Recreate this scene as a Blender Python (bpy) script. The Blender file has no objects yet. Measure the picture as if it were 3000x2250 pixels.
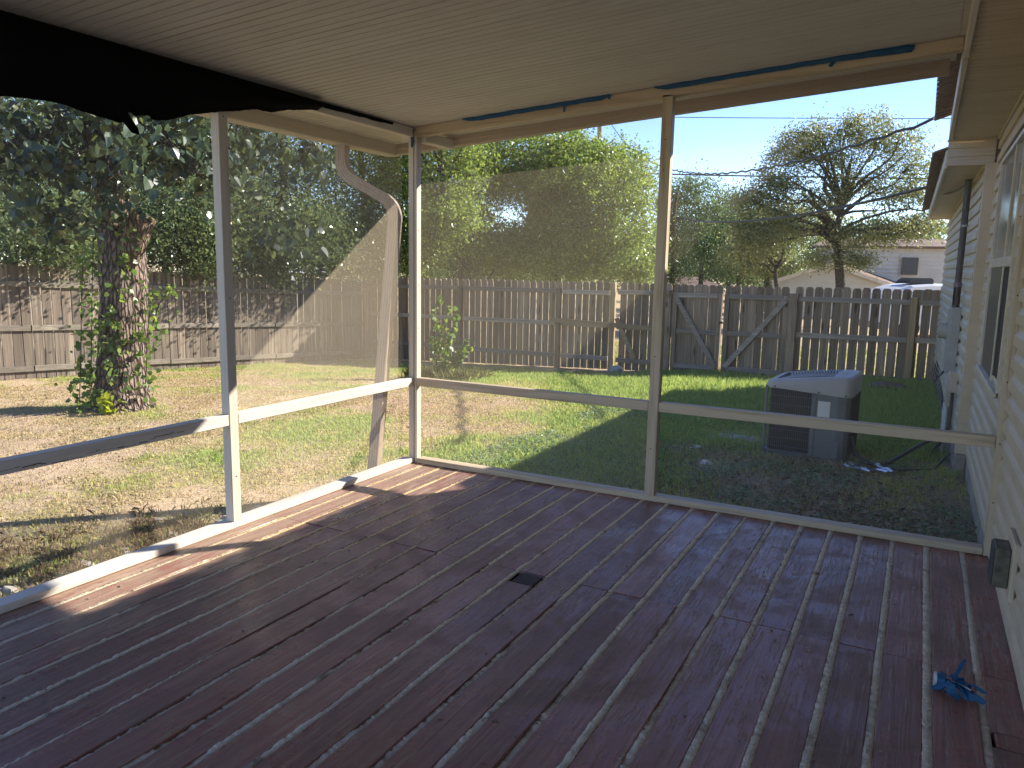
import bpy, bmesh, math, random
import numpy as np
from mathutils import Vector, Matrix

# ------------------------------------------------------------------ camera, sky, sun, exposure
scene = bpy.context.scene
col = scene.collection
R = math.radians
FPX, YAW, PITCH, ROLL = 2248.0, -0.4863, -0.1522, 0.0188
CAM = Vector((3.3271, -4.7073, 1.5))
_cy, _sy = math.cos(YAW), math.sin(YAW)
fw = Vector((_sy*math.cos(PITCH), _cy*math.cos(PITCH), math.sin(PITCH)))
_r = Vector((_cy, -_sy, 0)); _u = _r.cross(fw)
rt = _r*math.cos(ROLL) + _u*math.sin(ROLL)
up = -_r*math.sin(ROLL) + _u*math.cos(ROLL)
cam_data = bpy.data.cameras.new('camera')
cam = bpy.data.objects.new('camera', cam_data); col.objects.link(cam)
M = Matrix((rt, up, -fw)).transposed().to_4x4(); M.translation = CAM
cam.matrix_world = M
cam_data.sensor_width = 36; cam_data.lens = FPX/3000*36
cam_data.clip_start = .05; cam_data.clip_end = 2000
scene.camera = cam

SUN = Vector((.84, 1.0, .78)).normalized()
ELEV = math.asin(SUN.z); AZ = math.atan2(SUN.x, SUN.y)
world = bpy.data.worlds.new('World'); scene.world = world; world.use_nodes = True
wn, wl = world.node_tree.nodes, world.node_tree.links
wn.clear()
sky = wn.new('ShaderNodeTexSky'); sky.sky_type = 'NISHITA'; sky.sun_disc = False
sky.sun_elevation = ELEV; sky.sun_rotation = AZ; sky.air_density = .72; sky.dust_density = .05; sky.ozone_density = 2.0
bg = wn.new('ShaderNodeBackground'); bg.inputs['Strength'].default_value = .118
wo = wn.new('ShaderNodeOutputWorld')
hsv = wn.new('ShaderNodeHueSaturation'); hsv.inputs['Saturation'].default_value = 1.10; hsv.inputs['Hue'].default_value = .512; wl.new(sky.outputs[0], hsv.inputs['Color']); wl.new(hsv.outputs[0], bg.inputs[0]); wl.new(bg.outputs[0], wo.inputs[0])
sd = bpy.data.lights.new('sun', 'SUN'); sd.energy = 4.7; sd.angle = R(.53); sd.color = (1, .93, .82)
sun = bpy.data.objects.new('sun', sd); col.objects.link(sun)
sun.rotation_euler = SUN.to_track_quat('Z', 'Y').to_euler(); sun.location = (8, 10, 12)
vs = scene.view_settings
vs.view_transform = 'Standard'; vs.look = 'None'; vs.gamma = 1; vs.use_curve_mapping = False
vs.exposure = 1.45
scene.render.engine = 'CYCLES'
cy = scene.cycles
cy.max_bounces = 7; cy.diffuse_bounces = 4; cy.glossy_bounces = 3; cy.transmission_bounces = 4; cy.transparent_max_bounces = 12
cy.use_denoising = True
try: cy.sample_clamp_indirect = 6
except Exception: pass

rng = np.random.default_rng(7)
rnd = random.Random(11)

# ------------------------------------------------------------------ helpers
def pix(px, py, d):
    """the place seen at pixel (px, py) of the 3000 px photograph, d metres ahead"""
    v = fw + rt*((px-1500)/FPX) - up*((py-1125)/FPX)
    return CAM + v*d
def onx(px, py, X):
    v = fw + rt*((px-1500)/FPX) - up*((py-1125)/FPX)
    return CAM + v*((X-CAM.x)/v.x)
def ony(px, py, Y):
    v = fw + rt*((px-1500)/FPX) - up*((py-1125)/FPX)
    return CAM + v*((Y-CAM.y)/v.y)

def gz(x, y):
    x = np.asarray(x, float); y = np.asarray(y, float)
    q = .01 + .036*np.clip(x, -14, 6) - .046*np.clip(y, -8, 12)
    z = -np.log(np.exp(-8*q) + math.exp(1.6))/8
    return z
def gzf(x, y): return float(gz(x, y))

def hashn(ix, iy, seed):
    h = (ix.astype(np.int64)*374761393 + iy.astype(np.int64)*668265263 + seed*1274126177) & 0x7fffffff
    h = ((h ^ (h >> 13))*1274126177) & 0x7fffffff
    return ((h ^ (h >> 16)) & 0xffff)/65535.0
def vnoise(x, y, seed=0):
    x = np.asarray(x, float); y = np.asarray(y, float)
    ix = np.floor(x); iy = np.floor(y); fx = x-ix; fy = y-iy
    fx = fx*fx*(3-2*fx); fy = fy*fy*(3-2*fy)
    a = hashn(ix, iy, seed); b = hashn(ix+1, iy, seed); c = hashn(ix, iy+1, seed); d = hashn(ix+1, iy+1, seed)
    return (a*(1-fx)+b*fx)*(1-fy) + (c*(1-fx)+d*fx)*fy
def fbm(x, y, s, seed=0, o=3):
    t = 0; a = .5; n = 0
    for k in range(o):
        t = t + a*vnoise(np.asarray(x)*s*2**k, np.asarray(y)*s*2**k, seed+k*17); n += a; a *= .55
    return t/n

def tag(o, label=None, cat=None, group=None, kind=None):
    if label: o['label'] = label
    if cat: o['category'] = cat
    if group: o['group'] = group
    if kind: o['kind'] = kind
    return o
def link(o, parent=None):
    col.objects.link(o)
    if parent: o.parent = parent
    return o
def empty(name, loc=(0, 0, 0), rz=0):
    o = bpy.data.objects.new(name, None); o.empty_display_size = .2
    col.objects.link(o); o.location = loc; o.rotation_euler = (0, 0, rz)
    return o
def place(o, root):
    """parent o (built in world coordinates) to root keeping its place"""
    o.parent = root
    o.matrix_parent_inverse = (Matrix.Translation(root.location) @ root.rotation_euler.to_matrix().to_4x4()).inverted()
    return o

class MB:
    def __init__(s): s.v = []; s.f = []
    def add(s, vs, fs):
        n = len(s.v); s.v += [tuple(map(float, a)) for a in vs]; s.f += [tuple(i+n for i in f) for f in fs]; return s
    def box(s, x0, x1, y0, y1, z0, z1):
        return s.add([(x0,y0,z0),(x1,y0,z0),(x1,y1,z0),(x0,y1,z0),(x0,y0,z1),(x1,y0,z1),(x1,y1,z1),(x0,y1,z1)],
                     [(0,3,2,1),(4,5,6,7),(0,1,5,4),(1,2,6,5),(2,3,7,6),(3,0,4,7)])
    def bar(s, a, b, w, h, upv=(0,0,1)):
        a = Vector(a); b = Vector(b); d = (b-a).normalized(); u = Vector(upv); sd_ = d.cross(u)
        if sd_.length < 1e-4: sd_ = d.cross(Vector((1,0,0)))
        sd_.normalize(); u2 = sd_.cross(d).normalized()
        vs = []
        for P in (a, b):
            for i, j in ((-1,-1),(1,-1),(1,1),(-1,1)): vs.append(P + sd_*(i*w/2) + u2*(j*h/2))
        return s.add(vs, [(0,1,2,3),(7,6,5,4),(0,4,5,1),(1,5,6,2),(2,6,7,3),(3,7,4,0)])
    def tube(s, path, rad, n=8, cap=True):
        P = [Vector(p) for p in path]; m = len(P)
        rad = [rad]*m if isinstance(rad, (int, float)) else rad
        vs = []; ref = None
        for i, p in enumerate(P):
            d = (P[min(i+1, m-1)]-P[max(i-1, 0)]).normalized()
            if ref is None:
                ref = d.cross(Vector((0,0,1)) if abs(d.z) < .9 else Vector((1,0,0))).normalized()
            ref = (ref - d*ref.dot(d)).normalized(); q = d.cross(ref)
            for k in range(n):
                a = 2*math.pi*k/n; vs.append(p + (ref*math.cos(a)+q*math.sin(a))*rad[i])
        fs = [(i*n+k, i*n+(k+1) % n, (i+1)*n+(k+1) % n, (i+1)*n+k) for i in range(m-1) for k in range(n)]
        if cap: fs += [tuple(range(n))[::-1], tuple((m-1)*n+k for k in range(n))]
        return s.add(vs, fs)
    def sweep(s, path, prof, upv):
        """sweep a closed 2D profile along a path; profile axes: side, up"""
        P = [Vector(p) for p in path]; m = len(P); n = len(prof); vs = []
        for i, p in enumerate(P):
            d = (P[min(i+1, m-1)]-P[max(i-1, 0)]).normalized()
            sd_ = Vector(upv); sd_ = (sd_ - d*sd_.dot(d)).normalized(); q = sd_.cross(d)
            for a, b in prof: vs.append(p + sd_*a + q*b)
        fs = [(i*n+k, i*n+(k+1) % n, (i+1)*n+(k+1) % n, (i+1)*n+k) for i in range(m-1) for k in range(n)]
        fs += [tuple(range(n))[::-1], tuple((m-1)*n+k for k in range(n))]
        return s.add(vs, fs)
    def prism(s, poly, axis, a, b):
        """poly in the two other axes (in x,y,z order), from a to b along axis"""
        def mk(p, t):
            if axis == 'x': return (t, p[0], p[1])
            if axis == 'y': return (p[0], t, p[1])
            return (p[0], p[1], t)
        n = len(poly)
        return s.add([mk(p, a) for p in poly]+[mk(p, b) for p in poly],
                     [tuple(range(n))[::-1], tuple(range(n, 2*n))]+[(k, (k+1) % n, n+(k+1) % n, n+k) for k in range(n)])
    def mesh(s, name, mat=None, bevel=0, smooth=False, seg=1):
        me = bpy.data.meshes.new(name); me.from_pydata(s.v, [], s.f)
        bm = bmesh.new(); bm.from_mesh(me)
        bmesh.ops.recalc_face_normals(bm, faces=bm.faces)
        if bevel: bmesh.ops.bevel(bm, geom=list(bm.edges), offset=bevel, segments=seg, affect='EDGES', clamp_overlap=True, profile=.5)
        bm.to_mesh(me); bm.free()
        if mat: me.materials.append(mat)
        if smooth: me.polygons.foreach_set('use_smooth', [True]*len(me.polygons))
        return me
    def build(s, name, mat, parent=None, bevel=0, smooth=False, seg=1):
        o = bpy.data.objects.new(name, s.mesh(name, mat, bevel, smooth, seg)); col.objects.link(o)
        if parent is not None: place(o, parent)
        return o

def array_mesh(name, verts, faces, mat, colors=None, smooth=False, nper=4):
    """fast mesh from numpy arrays (faces: m x nper)"""
    me = bpy.data.meshes.new(name)
    nv, nf = len(verts), len(faces)
    me.vertices.add(nv); me.vertices.foreach_set('co', np.asarray(verts, np.float32).ravel())
    me.loops.add(nf*nper); me.loops.foreach_set('vertex_index', np.asarray(faces, np.int32).ravel())
    me.polygons.add(nf)
    me.polygons.foreach_set('loop_start', np.arange(0, nf*nper, nper, dtype=np.int32))
    try: me.polygons.foreach_set('loop_total', np.full(nf, nper, np.int32))
    except Exception: pass
    me.update(calc_edges=True)
    if colors is not None:
        ca = me.color_attributes.new('Col', 'FLOAT_COLOR', 'POINT')
        c = np.ones((nv, 4), np.float32); c[:, :3] = colors; ca.data.foreach_set('color', c.ravel())
    if smooth: me.polygons.foreach_set('use_smooth', np.ones(nf, bool))
    me.materials.append(mat)
    return me
def array_obj(name, *a, parent=None, **k):
    o = bpy.data.objects.new(name, array_mesh(name, *a, **k)); col.objects.link(o)
    if parent is not None: place(o, parent)
    return o

# ------------------------------------------------------------------ materials
class NT:
    def __init__(s, name):
        s.m = bpy.data.materials.new(name); s.m.use_nodes = True
        s.t = s.m.node_tree; s.t.nodes.clear()
        s.out = s.t.nodes.new('ShaderNodeOutputMaterial')
    def n(s, typ, **kw):
        nd = s.t.nodes.new('ShaderNode'+typ)
        for k, v in kw.items():
            if k.startswith('i_'):
                key = k[2:]; key = int(key) if key.isdigit() else key.replace('_', ' ')
                if isinstance(v, bpy.types.NodeSocket): s.t.links.new(v, nd.inputs[key])
                else: nd.inputs[key].default_value = v
            else: setattr(nd, k, v)
        return nd
    def l(s, a, b): s.t.links.new(a, b)
    def coords(s, scale=(1,1,1), rand=True, kind='Object'):
        tc = s.n('TexCoord'); v = tc.outputs[kind]
        if rand:
            oi = s.n('ObjectInfo'); mu = s.n('VectorMath', operation='SCALE', i_0=(13.1, 7.7, 29.3)); s.l(oi.outputs['Random'], mu.inputs['Scale'])
            ad = s.n('VectorMath', operation='ADD', i_0=v, i_1=mu.outputs[0]); v = ad.outputs[0]
        mp = s.n('Mapping', i_Vector=v); mp.inputs['Scale'].default_value = scale
        return mp.outputs[0]
    def noise(s, vec, scale, detail=4, rough=.55, dist=0):
        return s.n('TexNoise', i_Vector=vec, i_Scale=scale, i_Detail=detail, i_Roughness=rough, i_Distortion=dist).outputs['Fac']
    def ramp(s, fac, stops, interp='LINEAR'):
        r = s.n('ValToRGB', i_Fac=fac); cr = r.color_ramp; cr.interpolation = interp
        while len(cr.elements) > 1: cr.elements.remove(cr.elements[-1])
        for k, (p, c) in enumerate(stops):
            e = cr.elements[0] if k == 0 else cr.elements.new(p)
            e.position = p; e.color = (*c, 1) if len(c) == 3 else c
        return r.outputs[0]
    def mix(s, fac, a, b, mode='MIX'):
        m = s.n('Mix', data_type='RGBA', blend_type=mode)
        for k, v in ((0, fac), (6, a), (7, b)):
            if isinstance(v, bpy.types.NodeSocket): s.l(v, m.inputs[k])
            elif k == 0: m.inputs[k].default_value = v
            else: m.inputs[k].default_value = (*v, 1) if len(v) == 3 else v
        return m.outputs[2]
    def math(s, op, a, b=0, clamp=False):
        m = s.n('Math', operation=op, use_clamp=clamp)
        for k, v in ((0, a), (1, b)):
            if isinstance(v, bpy.types.NodeSocket): s.l(v, m.inputs[k])
            else: m.inputs[k].default_value = v
        return m.outputs[0]
    def bump(s, h, strength=.3, dist=.01, normal=None):
        b = s.n('Bump', i_Height=h, i_Strength=strength, i_Distance=dist)
        if normal is not None: s.l(normal, b.inputs['Normal'])
        return b.outputs[0]
    def pbr(s, color, rough=.6, metal=0, spec=.5, normal=None, **kw):
        p = s.n('BsdfPrincipled')
        for k, v in (('Base Color', color), ('Roughness', rough), ('Metallic', metal), ('Specular IOR Level', spec)):
            if isinstance(v, bpy.types.NodeSocket): s.l(v, p.inputs[k])
            else: p.inputs[k].default_value = (*v, 1) if k == 'Base Color' else v
        if normal is not None: s.l(normal, p.inputs['Normal'])
        for k, v in kw.items():
            if isinstance(v, bpy.types.NodeSocket): s.l(v, p.inputs[k.replace('_', ' ')])
            else: p.inputs[k.replace('_', ' ')].default_value = v
        s.l(p.outputs[0], s.out.inputs[0]); s.p = p
        return s.m

def plain(name, c, rough=.6, metal=0, var=.15, scale=6, bump=.1, spec=.5):
    t = NT(name); v = t.coords()
    n1 = t.noise(v, scale, 5)
    c2 = tuple(x*(1-var) for x in c); c3 = tuple(min(1, x*(1+var)) for x in c)
    colr = t.ramp(n1, [(.3, c2), (.7, c3)])
    n2 = t.noise(v, scale*12, 3)
    return t.pbr(colr, rough, metal, spec, t.bump(n2, bump, .002))

def trim_paint(name, c, dirt=(.28, .22, .15), amount=.5, axis=0):
    """aged off-white paint: faint brush relief, brown grime and chips"""
    t = NT(name); v = t.coords()
    big = t.noise(v, 2.2, 6, .6); fine = t.noise(v, 38, 4, .6)
    base = t.ramp(big, [(.25, tuple(x*.86 for x in c)), (.75, c)])
    sc = [30, 30, 30]; sc[axis] = 1.5
    v2 = t.coords(tuple(sc)); gr = t.noise(v2, 1, 5, .6)
    g = t.math('MULTIPLY', t.ramp(gr, [(.48, (0,0,0)), (.72, (1,1,1))]), amount)
    c1 = t.mix(g, base, dirt)
    sp = t.ramp(t.noise(v, 22, 5, .7), [(.66, (0,0,0)), (.74, (1,1,1))])
    c2 = t.mix(t.math('MULTIPLY', sp, .6*amount+.1), c1, tuple(x*.5 for x in dirt))
    ra = t.ramp(fine, [(0, (.45,)*3), (1, (.65,)*3)])
    return t.pbr(c2, ra, 0, .4, t.bump(t.math('ADD', gr, fine), .25, .0015))

def wood(name, cols, axis=2, scale=1.0, rough=.85, knots=True, bump=.5):
    """weathered bare wood, grain running along axis"""
    t = NT(name)
    sc = [42*scale]*3; sc[axis] = 1.6*scale
    v = t.coords(tuple(sc)); g = t.noise(v, 1, 7, .65, .6)
    sc2 = [9*scale]*3; sc2[axis] = .7*scale
    g2 = t.noise(t.coords(tuple(sc2)), 1, 4, .6, .4)
    c = t.ramp(g, [(.28, cols[0]), (.5, cols[1]), (.72, cols[2])])
    oi = t.n('ObjectInfo')
    hv = t.n('HueSaturation', i_Color=c); 
    t.l(t.math('ADD', t.math('MULTIPLY', oi.outputs['Random'], .7), .62), hv.inputs['Value'])
    c = t.mix(t.math('MULTIPLY', t.ramp(g2, [(.42, (0,0,0)), (.62, (1,1,1))]), .65), hv.outputs[0], cols[3])
    if knots:
        vo = t.n('TexVoronoi', i_Scale=1.0, feature='F1'); s3 = [7.0]*3; s3[axis] = 2.4
        t.l(t.coords(tuple(s3)), vo.inputs['Vector'])
        k = t.ramp(vo.outputs['Distance'], [(.08, (1,1,1)), (.2, (0,0,0))])
        c = t.mix(t.math('MULTIPLY', k, .75), c, (.035, .022, .014))
    return t.pbr(c, rough, 0, .25, t.bump(g, bump, .004))

M_ = {}
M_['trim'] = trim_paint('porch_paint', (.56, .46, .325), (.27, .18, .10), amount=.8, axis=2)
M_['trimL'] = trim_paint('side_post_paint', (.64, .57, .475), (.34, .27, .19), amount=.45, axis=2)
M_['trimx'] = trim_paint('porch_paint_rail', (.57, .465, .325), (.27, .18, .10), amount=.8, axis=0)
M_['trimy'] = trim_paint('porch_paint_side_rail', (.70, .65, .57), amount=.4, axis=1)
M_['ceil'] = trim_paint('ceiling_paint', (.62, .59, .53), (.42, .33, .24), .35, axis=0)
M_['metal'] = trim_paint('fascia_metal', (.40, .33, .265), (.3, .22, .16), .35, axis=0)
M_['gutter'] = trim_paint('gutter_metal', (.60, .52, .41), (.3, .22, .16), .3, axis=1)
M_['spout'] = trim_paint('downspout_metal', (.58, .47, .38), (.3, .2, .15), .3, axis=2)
M_['soffit'] = trim_paint('soffit_vinyl', (.60, .51, .37), (.3, .22, .12), .4, axis=0)
M_['black'] = plain('black_fabric', (.006, .0055, .006), .95, var=.3, scale=3, spec=.1)
M_['dark'] = plain('dark_void', (.012, .011, .01), .9)
M_['concrete'] = plain('foundation_concrete', (.30, .275, .23), .9, var=.35, scale=4, bump=.6)
M_['greymetal'] = plain('galvanised_grey', (.34, .34, .32), .45, .0, .12, 9)
M_['pipe'] = plain('conduit_grey', (.045, .046, .048), .5, 0, .2, 9)
M_['pvc'] = plain('white_pvc', (.62, .62, .58), .4, 0, .1, 9)
M_['wire'] = plain('cable_rubber', (.02, .02, .022), .5)
M_['white'] = plain('white_stone', (.62, .60, .54), .85, 0, .25, 14, .9)
M_['rock'] = plain('pale_rock', (.40, .36, .30), .9, 0, .4, 14, .9)
M_['shingle'] = plain('brown_shingles', (.17, .11, .085), .95, 0, .4, 30, .8)
M_['silver'] = plain('crumpled_foil', (.6, .6, .62), .25, .9, .1, 20, .5)
M_['fence'] = wood('fence_wood', [(.15, .10, .064), (.32, .228, .15), (.48, .365, .25), (.20, .145, .098)], 2)
M_['rail'] = wood('fence_rail_wood', [(.22, .17, .125), (.38, .305, .23), (.52, .43, .335), (.26, .21, .165)], 0, knots=False)
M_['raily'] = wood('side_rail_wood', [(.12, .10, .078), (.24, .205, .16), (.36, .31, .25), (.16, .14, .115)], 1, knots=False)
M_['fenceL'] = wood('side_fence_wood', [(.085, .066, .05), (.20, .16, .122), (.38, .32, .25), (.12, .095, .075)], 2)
M_['newwood'] = wood('fresh_lumber', [(.30, .20, .10), (.42, .29, .15), (.52, .37, .20), (.34, .24, .13)], 2, knots=False, bump=.2)
M_['newwoodx'] = wood('fresh_lumber_board', [(.27, .18, .10), (.38, .27, .15), (.46, .34, .19), (.30, .22, .13)], 0, knots=False, bump=.2)
M_['bark'] = None

def bark_mat(name, c0, c1, s=1.0):
    t = NT(name); v = t.coords((14*s, 14*s, 3.2*s), rand=False)
    vo = t.n('TexVoronoi', i_Scale=1.6, i_Vector=v, feature='DISTANCE_TO_EDGE')
    n = t.noise(v, 1.5, 6, .65, 1.2)
    h = t.math('ADD', t.ramp(vo.outputs['Distance'], [(0, (0,0,0)), (.25, (1,1,1))]), n)
    c = t.ramp(t.math('MULTIPLY', h, .5), [(.22, c0), (.7, c1)])
    return t.pbr(c, .95, 0, .15, t.bump(h, 1.0, .05))
M_['bark'] = bark_mat('trunk_bark', (.055, .038, .032), (.36, .27, .22))
M_['bark2'] = bark_mat('limb_bark', (.05, .042, .036), (.20, .17, .14), 2)

def leaf_mat(name, cols, trans=.35, rough=.38, spec=.5, nscale=.8, tcol=None):
    t = NT(name)
    g = t.n('NewGeometry'); v = t.coords(rand=False)
    n = t.noise(v, nscale, 3)
    f = t.math('ADD', t.math('MULTIPLY', g.outputs['Random Per Island'], .62), t.math('MULTIPLY', n, .55))
    st = [(.15+.7*i/(len(cols)-1), c) for i, c in enumerate(cols)]
    c = t.ramp(f, st)
    t.pbr(c, rough, 0, spec)
    tr = t.n('BsdfTranslucent'); hs = t.n('HueSaturation', i_Color=c, i_Value=1.5, i_Saturation=1.15, i_Hue=.487)
    t.l(hs.outputs[0], tr.inputs[0])
    mx = t.n('MixShader', i_0=trans); t.l(t.p.outputs[0], mx.inputs[1]); t.l(tr.outputs[0], mx.inputs[2]); t.l(mx.outputs[0], t.out.inputs[0])
    return t.m
M_['leaf_big'] = leaf_mat('large_heart_leaves', [(.014, .026, .014), (.026, .044, .026), (.052, .080, .042), (.13, .16, .06)], .28, .36)
M_['leaf_vine'] = leaf_mat('vine_leaves', [(.04, .08, .022), (.08, .14, .038), (.14, .22, .055), (.24, .31, .08)], .45)
M_['leaf_hedge'] = leaf_mat('privet_leaves', [(.024, .040, .018), (.055, .085, .036), (.12, .165, .068), (.21, .25, .115)], .4, .24)
M_['leaf_bright'] = leaf_mat('bright_leaves', [(.06, .098, .028), (.115, .175, .048), (.18, .25, .07), (.27, .33, .10)], .48, .38)
M_['leaf_mid'] = leaf_mat('mid_green_leaves', [(.04, .06, .022), (.075, .105, .04), (.12, .155, .058), (.18, .21, .08)], .45, .4)
M_['leaf_cedar'] = leaf_mat('cedar_foliage', [(.012, .03, .012), (.03, .055, .02), (.05, .08, .03)], .2, .6, .2)
M_['leaf_oak'] = leaf_mat('oak_leaves', [(.07, .095, .04), (.12, .15, .062), (.18, .205, .088), (.28, .28, .13)], .5, .32)
M_['leaf_far'] = leaf_mat('distant_leaves', [(.05, .09, .04), (.085, .14, .06), (.13, .19, .08)], .4, .6, .2)
M_['weed'] = leaf_mat('weed_leaves', [(.06, .11, .045), (.10, .18, .07), (.18, .27, .12), (.32, .40, .24)], .35, .5)
M_['litter'] = leaf_mat('dead_leaf_litter', [(.08, .058, .04), (.17, .125, .085), (.28, .22, .155), (.42, .36, .28)], .1, .8, .2)

# siding
def siding_mat(name, c, mold=0.0):
    t = NT(name); v = t.coords(); vo = t.coords(rand=False)
    n = t.noise(v, 3, 4); f = t.noise(v, 60, 3)
    base = t.ramp(n, [(.3, tuple(x*.9 for x in c)), (.7, c)])
    tc = t.n('TexCoord'); sp = t.n('SeparateXYZ', i_0=tc.outputs['Object'])
    # green algae film, heavier low on the wall
    h = t.n('MapRange', i_0=sp.outputs[2], i_1=2.0, i_2=.2, i_3=0, i_4=1).outputs[0]
    a = t.ramp(t.noise(vo, 5, 6, .7), [(.42, (0,0,0)), (.68, (1,1,1))])
    b = t.mix(t.math('MULTIPLY', t.math('MULTIPLY', h, a), mold), base, (.24, .27, .19))
    d = t.ramp(t.noise(t.coords((1.2, 1.2, 9), rand=False), 2, 6, .7), [(.5, (0,0,0)), (.75, (1,1,1))])
    b = t.mix(t.math('MULTIPLY', d, .28), b, (.33, .27, .19))
    return t.pbr(b, .5, 0, .4, t.bump(f, .15, .001))
M_['siding'] = siding_mat('vinyl_siding', (.58, .48, .345), .3)
M_['sidingfar'] = siding_mat('algae_stained_siding', (.58, .50, .37), .8)
M_['housepale'] = plain('neighbour_siding', (.62, .58, .50), .6, 0, .06, 2)

# worn deck paint
def deck_mat():
    t = NT('worn_red_deck_paint')
    v = t.coords((34, 1.1, 34)); g = t.noise(v, 1, 7, .62, .9)                # grain
    v2 = t.coords((75, 5.5, 75)); w = t.noise(v2, 1, 6, .7)                   # flaking streaks
    vb = t.coords(rand=False); big = t.noise(vb, .9, 4); mid = t.noise(vb, 4.5, 5, .65)
    paint = t.ramp(g, [(.25, (.175, .068, .052)), (.55, (.275, .112, .084)), (.8, (.34, .165, .125))])
    oi = t.n('ObjectInfo'); hv = t.n('HueSaturation', i_Color=paint)
    t.l(t.math('ADD', t.math('MULTIPLY', oi.outputs['Random'], .45), .8), hv.inputs['Value'])
    dust = t.ramp(mid, [(.36, (0,0,0)), (.75, (1,1,1))])
    c = t.mix(t.math('MULTIPLY', dust, .42), hv.outputs[0], (.28, .205, .15))
    ridge = t.ramp(g, [(.52, (0,0,0)), (.7, (1,1,1))])
    c = t.mix(t.math('MULTIPLY', ridge, .30), c, (.34, .235, .19))
    mp = t.ramp(t.noise(vb, 1.7, 7, .72, .8), [(.50, (0,0,0)), (.66, (1,1,1))])  # dried mud
    c = t.mix(t.math('MULTIPLY', mp, .55), c, t.ramp(t.noise(vb, 30, 4, .7), [(.3, (.15, .105, .07)), (.7, (.27, .205, .145))]))
    sc1 = t.noise(vb, 2.6, 2, .5, 2.2); msk = t.ramp(t.noise(vb, 1.3, 3), [(.45, (0,0,0)), (.6, (1,1,1))])
    scf = t.math('MULTIPLY', t.ramp(sc1, [(.485, (0,0,0)), (.5, (1,1,1)), (.515, (0,0,0))]), msk)                # swept scuff arcs
    c = t.mix(t.math('MULTIPLY', scf, .45), c, (.12, .085, .06))
    dots = t.n('TexVoronoi', i_Scale=9.0, feature='F1'); t.l(vb, dots.inputs['Vector'])
    c = t.mix(t.math('MULTIPLY', t.ramp(dots.outputs['Distance'], [(.03, (1,1,1)), (.07, (0,0,0))]), .6), c, (.04, .03, .025))
    # wear: more along the sunny left edge
    tc = t.n('TexCoord'); sp = t.n('SeparateXYZ', i_0=tc.outputs['Object'])
    ed = t.n('MapRange', i_0=sp.outputs[0], i_1=.85, i_2=.1, i_3=.0, i_4=.15).outputs[0]
    wf = t.math('ADD', t.math('ADD', w, t.math('MULTIPLY', t.math('SUBTRACT', t.noise(vb, 2.1, 4, .6), .42), .32)), ed)
    wear = t.ramp(wf, [(.585, (0,0,0)), (.64, (1,1,1))])
    c = t.mix(t.math('MULTIPLY', wear, .65), c, t.ramp(g, [(.3, (.24, .17, .12)), (.7, (.42, .32, .22))]))
    ro = t.ramp(t.math('ADD', t.math('MULTIPLY', mid, .6), t.math('MULTIPLY', mp, .35)), [(.24, (.24,)*3), (.42, (.46,)*3), (.7, (.66,)*3)])
    h = t.math('SUBTRACT', t.math('ADD', t.math('MULTIPLY', g, .8), t.math('MULTIPLY', mid, .3)), t.math('MULTIPLY', wear, .3))
    return t.pbr(c, ro, 0, .32, t.bump(h, .6, .007))
M_['deck'] = deck_mat()
def caulk_mat():
    t = NT('cracked_gap_filler')
    v = t.coords(); a = t.noise(v, 7, 5, .7); b = t.noise(v, 60, 4, .7)
    c = t.ramp(a, [(.30, (.26, .20, .15)), (.42, (.56, .49, .385)), (.8, (.74, .66, .52))])
    tc = t.n('TexCoord'); sp = t.n('SeparateXYZ', i_0=tc.outputs['Object'])
    ye = t.math('MULTIPLY', t.n('MapRange', i_0=sp.outputs[0], i_1=2.6, i_2=.8, i_3=0, i_4=1).outputs[0], t.n('MapRange', i_0=sp.outputs[1], i_1=-3.4, i_2=-1.6, i_3=0, i_4=1).outputs[0])
    c = t.mix(ye, c, t.mix(.85, c, (1.05, .88, .55), 'MULTIPLY'))
    c = t.mix(t.ramp(b, [(.30, (1,1,1)), (.38, (0,0,0))]), c, (.20, .155, .115))
    return t.pbr(c, .85, 0, .3, t.bump(b, 1.0, .010))
M_['caulk'] = caulk_mat()
def tape_mat():
    t = NT('blue_painters_tape'); v = t.coords((3, 3, 60))
    n = t.noise(v, 3, 4)
    return t.pbr(t.ramp(n, [(.3, (.008, .055, .12)), (.7, (.015, .11, .24))]), .6, 0, .4, t.bump(n, .3, .001))
M_['tape'] = tape_mat()
M_['tapelight'] = plain('torn_tape_paper', (.5, .52, .55), .7)
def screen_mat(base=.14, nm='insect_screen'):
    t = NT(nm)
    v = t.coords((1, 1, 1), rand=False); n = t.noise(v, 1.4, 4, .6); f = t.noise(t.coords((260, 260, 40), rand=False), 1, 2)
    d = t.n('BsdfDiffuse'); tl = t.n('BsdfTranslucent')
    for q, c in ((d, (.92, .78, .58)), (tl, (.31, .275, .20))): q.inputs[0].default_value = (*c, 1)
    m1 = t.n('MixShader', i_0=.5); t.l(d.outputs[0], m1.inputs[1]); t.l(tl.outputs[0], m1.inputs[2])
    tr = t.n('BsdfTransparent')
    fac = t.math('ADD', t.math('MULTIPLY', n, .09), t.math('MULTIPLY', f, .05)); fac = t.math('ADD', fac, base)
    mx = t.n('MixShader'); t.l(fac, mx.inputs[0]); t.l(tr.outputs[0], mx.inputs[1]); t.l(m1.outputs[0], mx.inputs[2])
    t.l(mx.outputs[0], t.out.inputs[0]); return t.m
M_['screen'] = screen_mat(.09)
M_['screen_clear'] = screen_mat(.02, 'shaded_insect_screen')  # lower opacity for the mostly shaded bays, leaving out the sun haze
M_['screen_sunhaze'] = screen_mat(.21, 'sunhaze_insect_screen')  # sunlit haze of the corner bay put in as extra screen opacity
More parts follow.
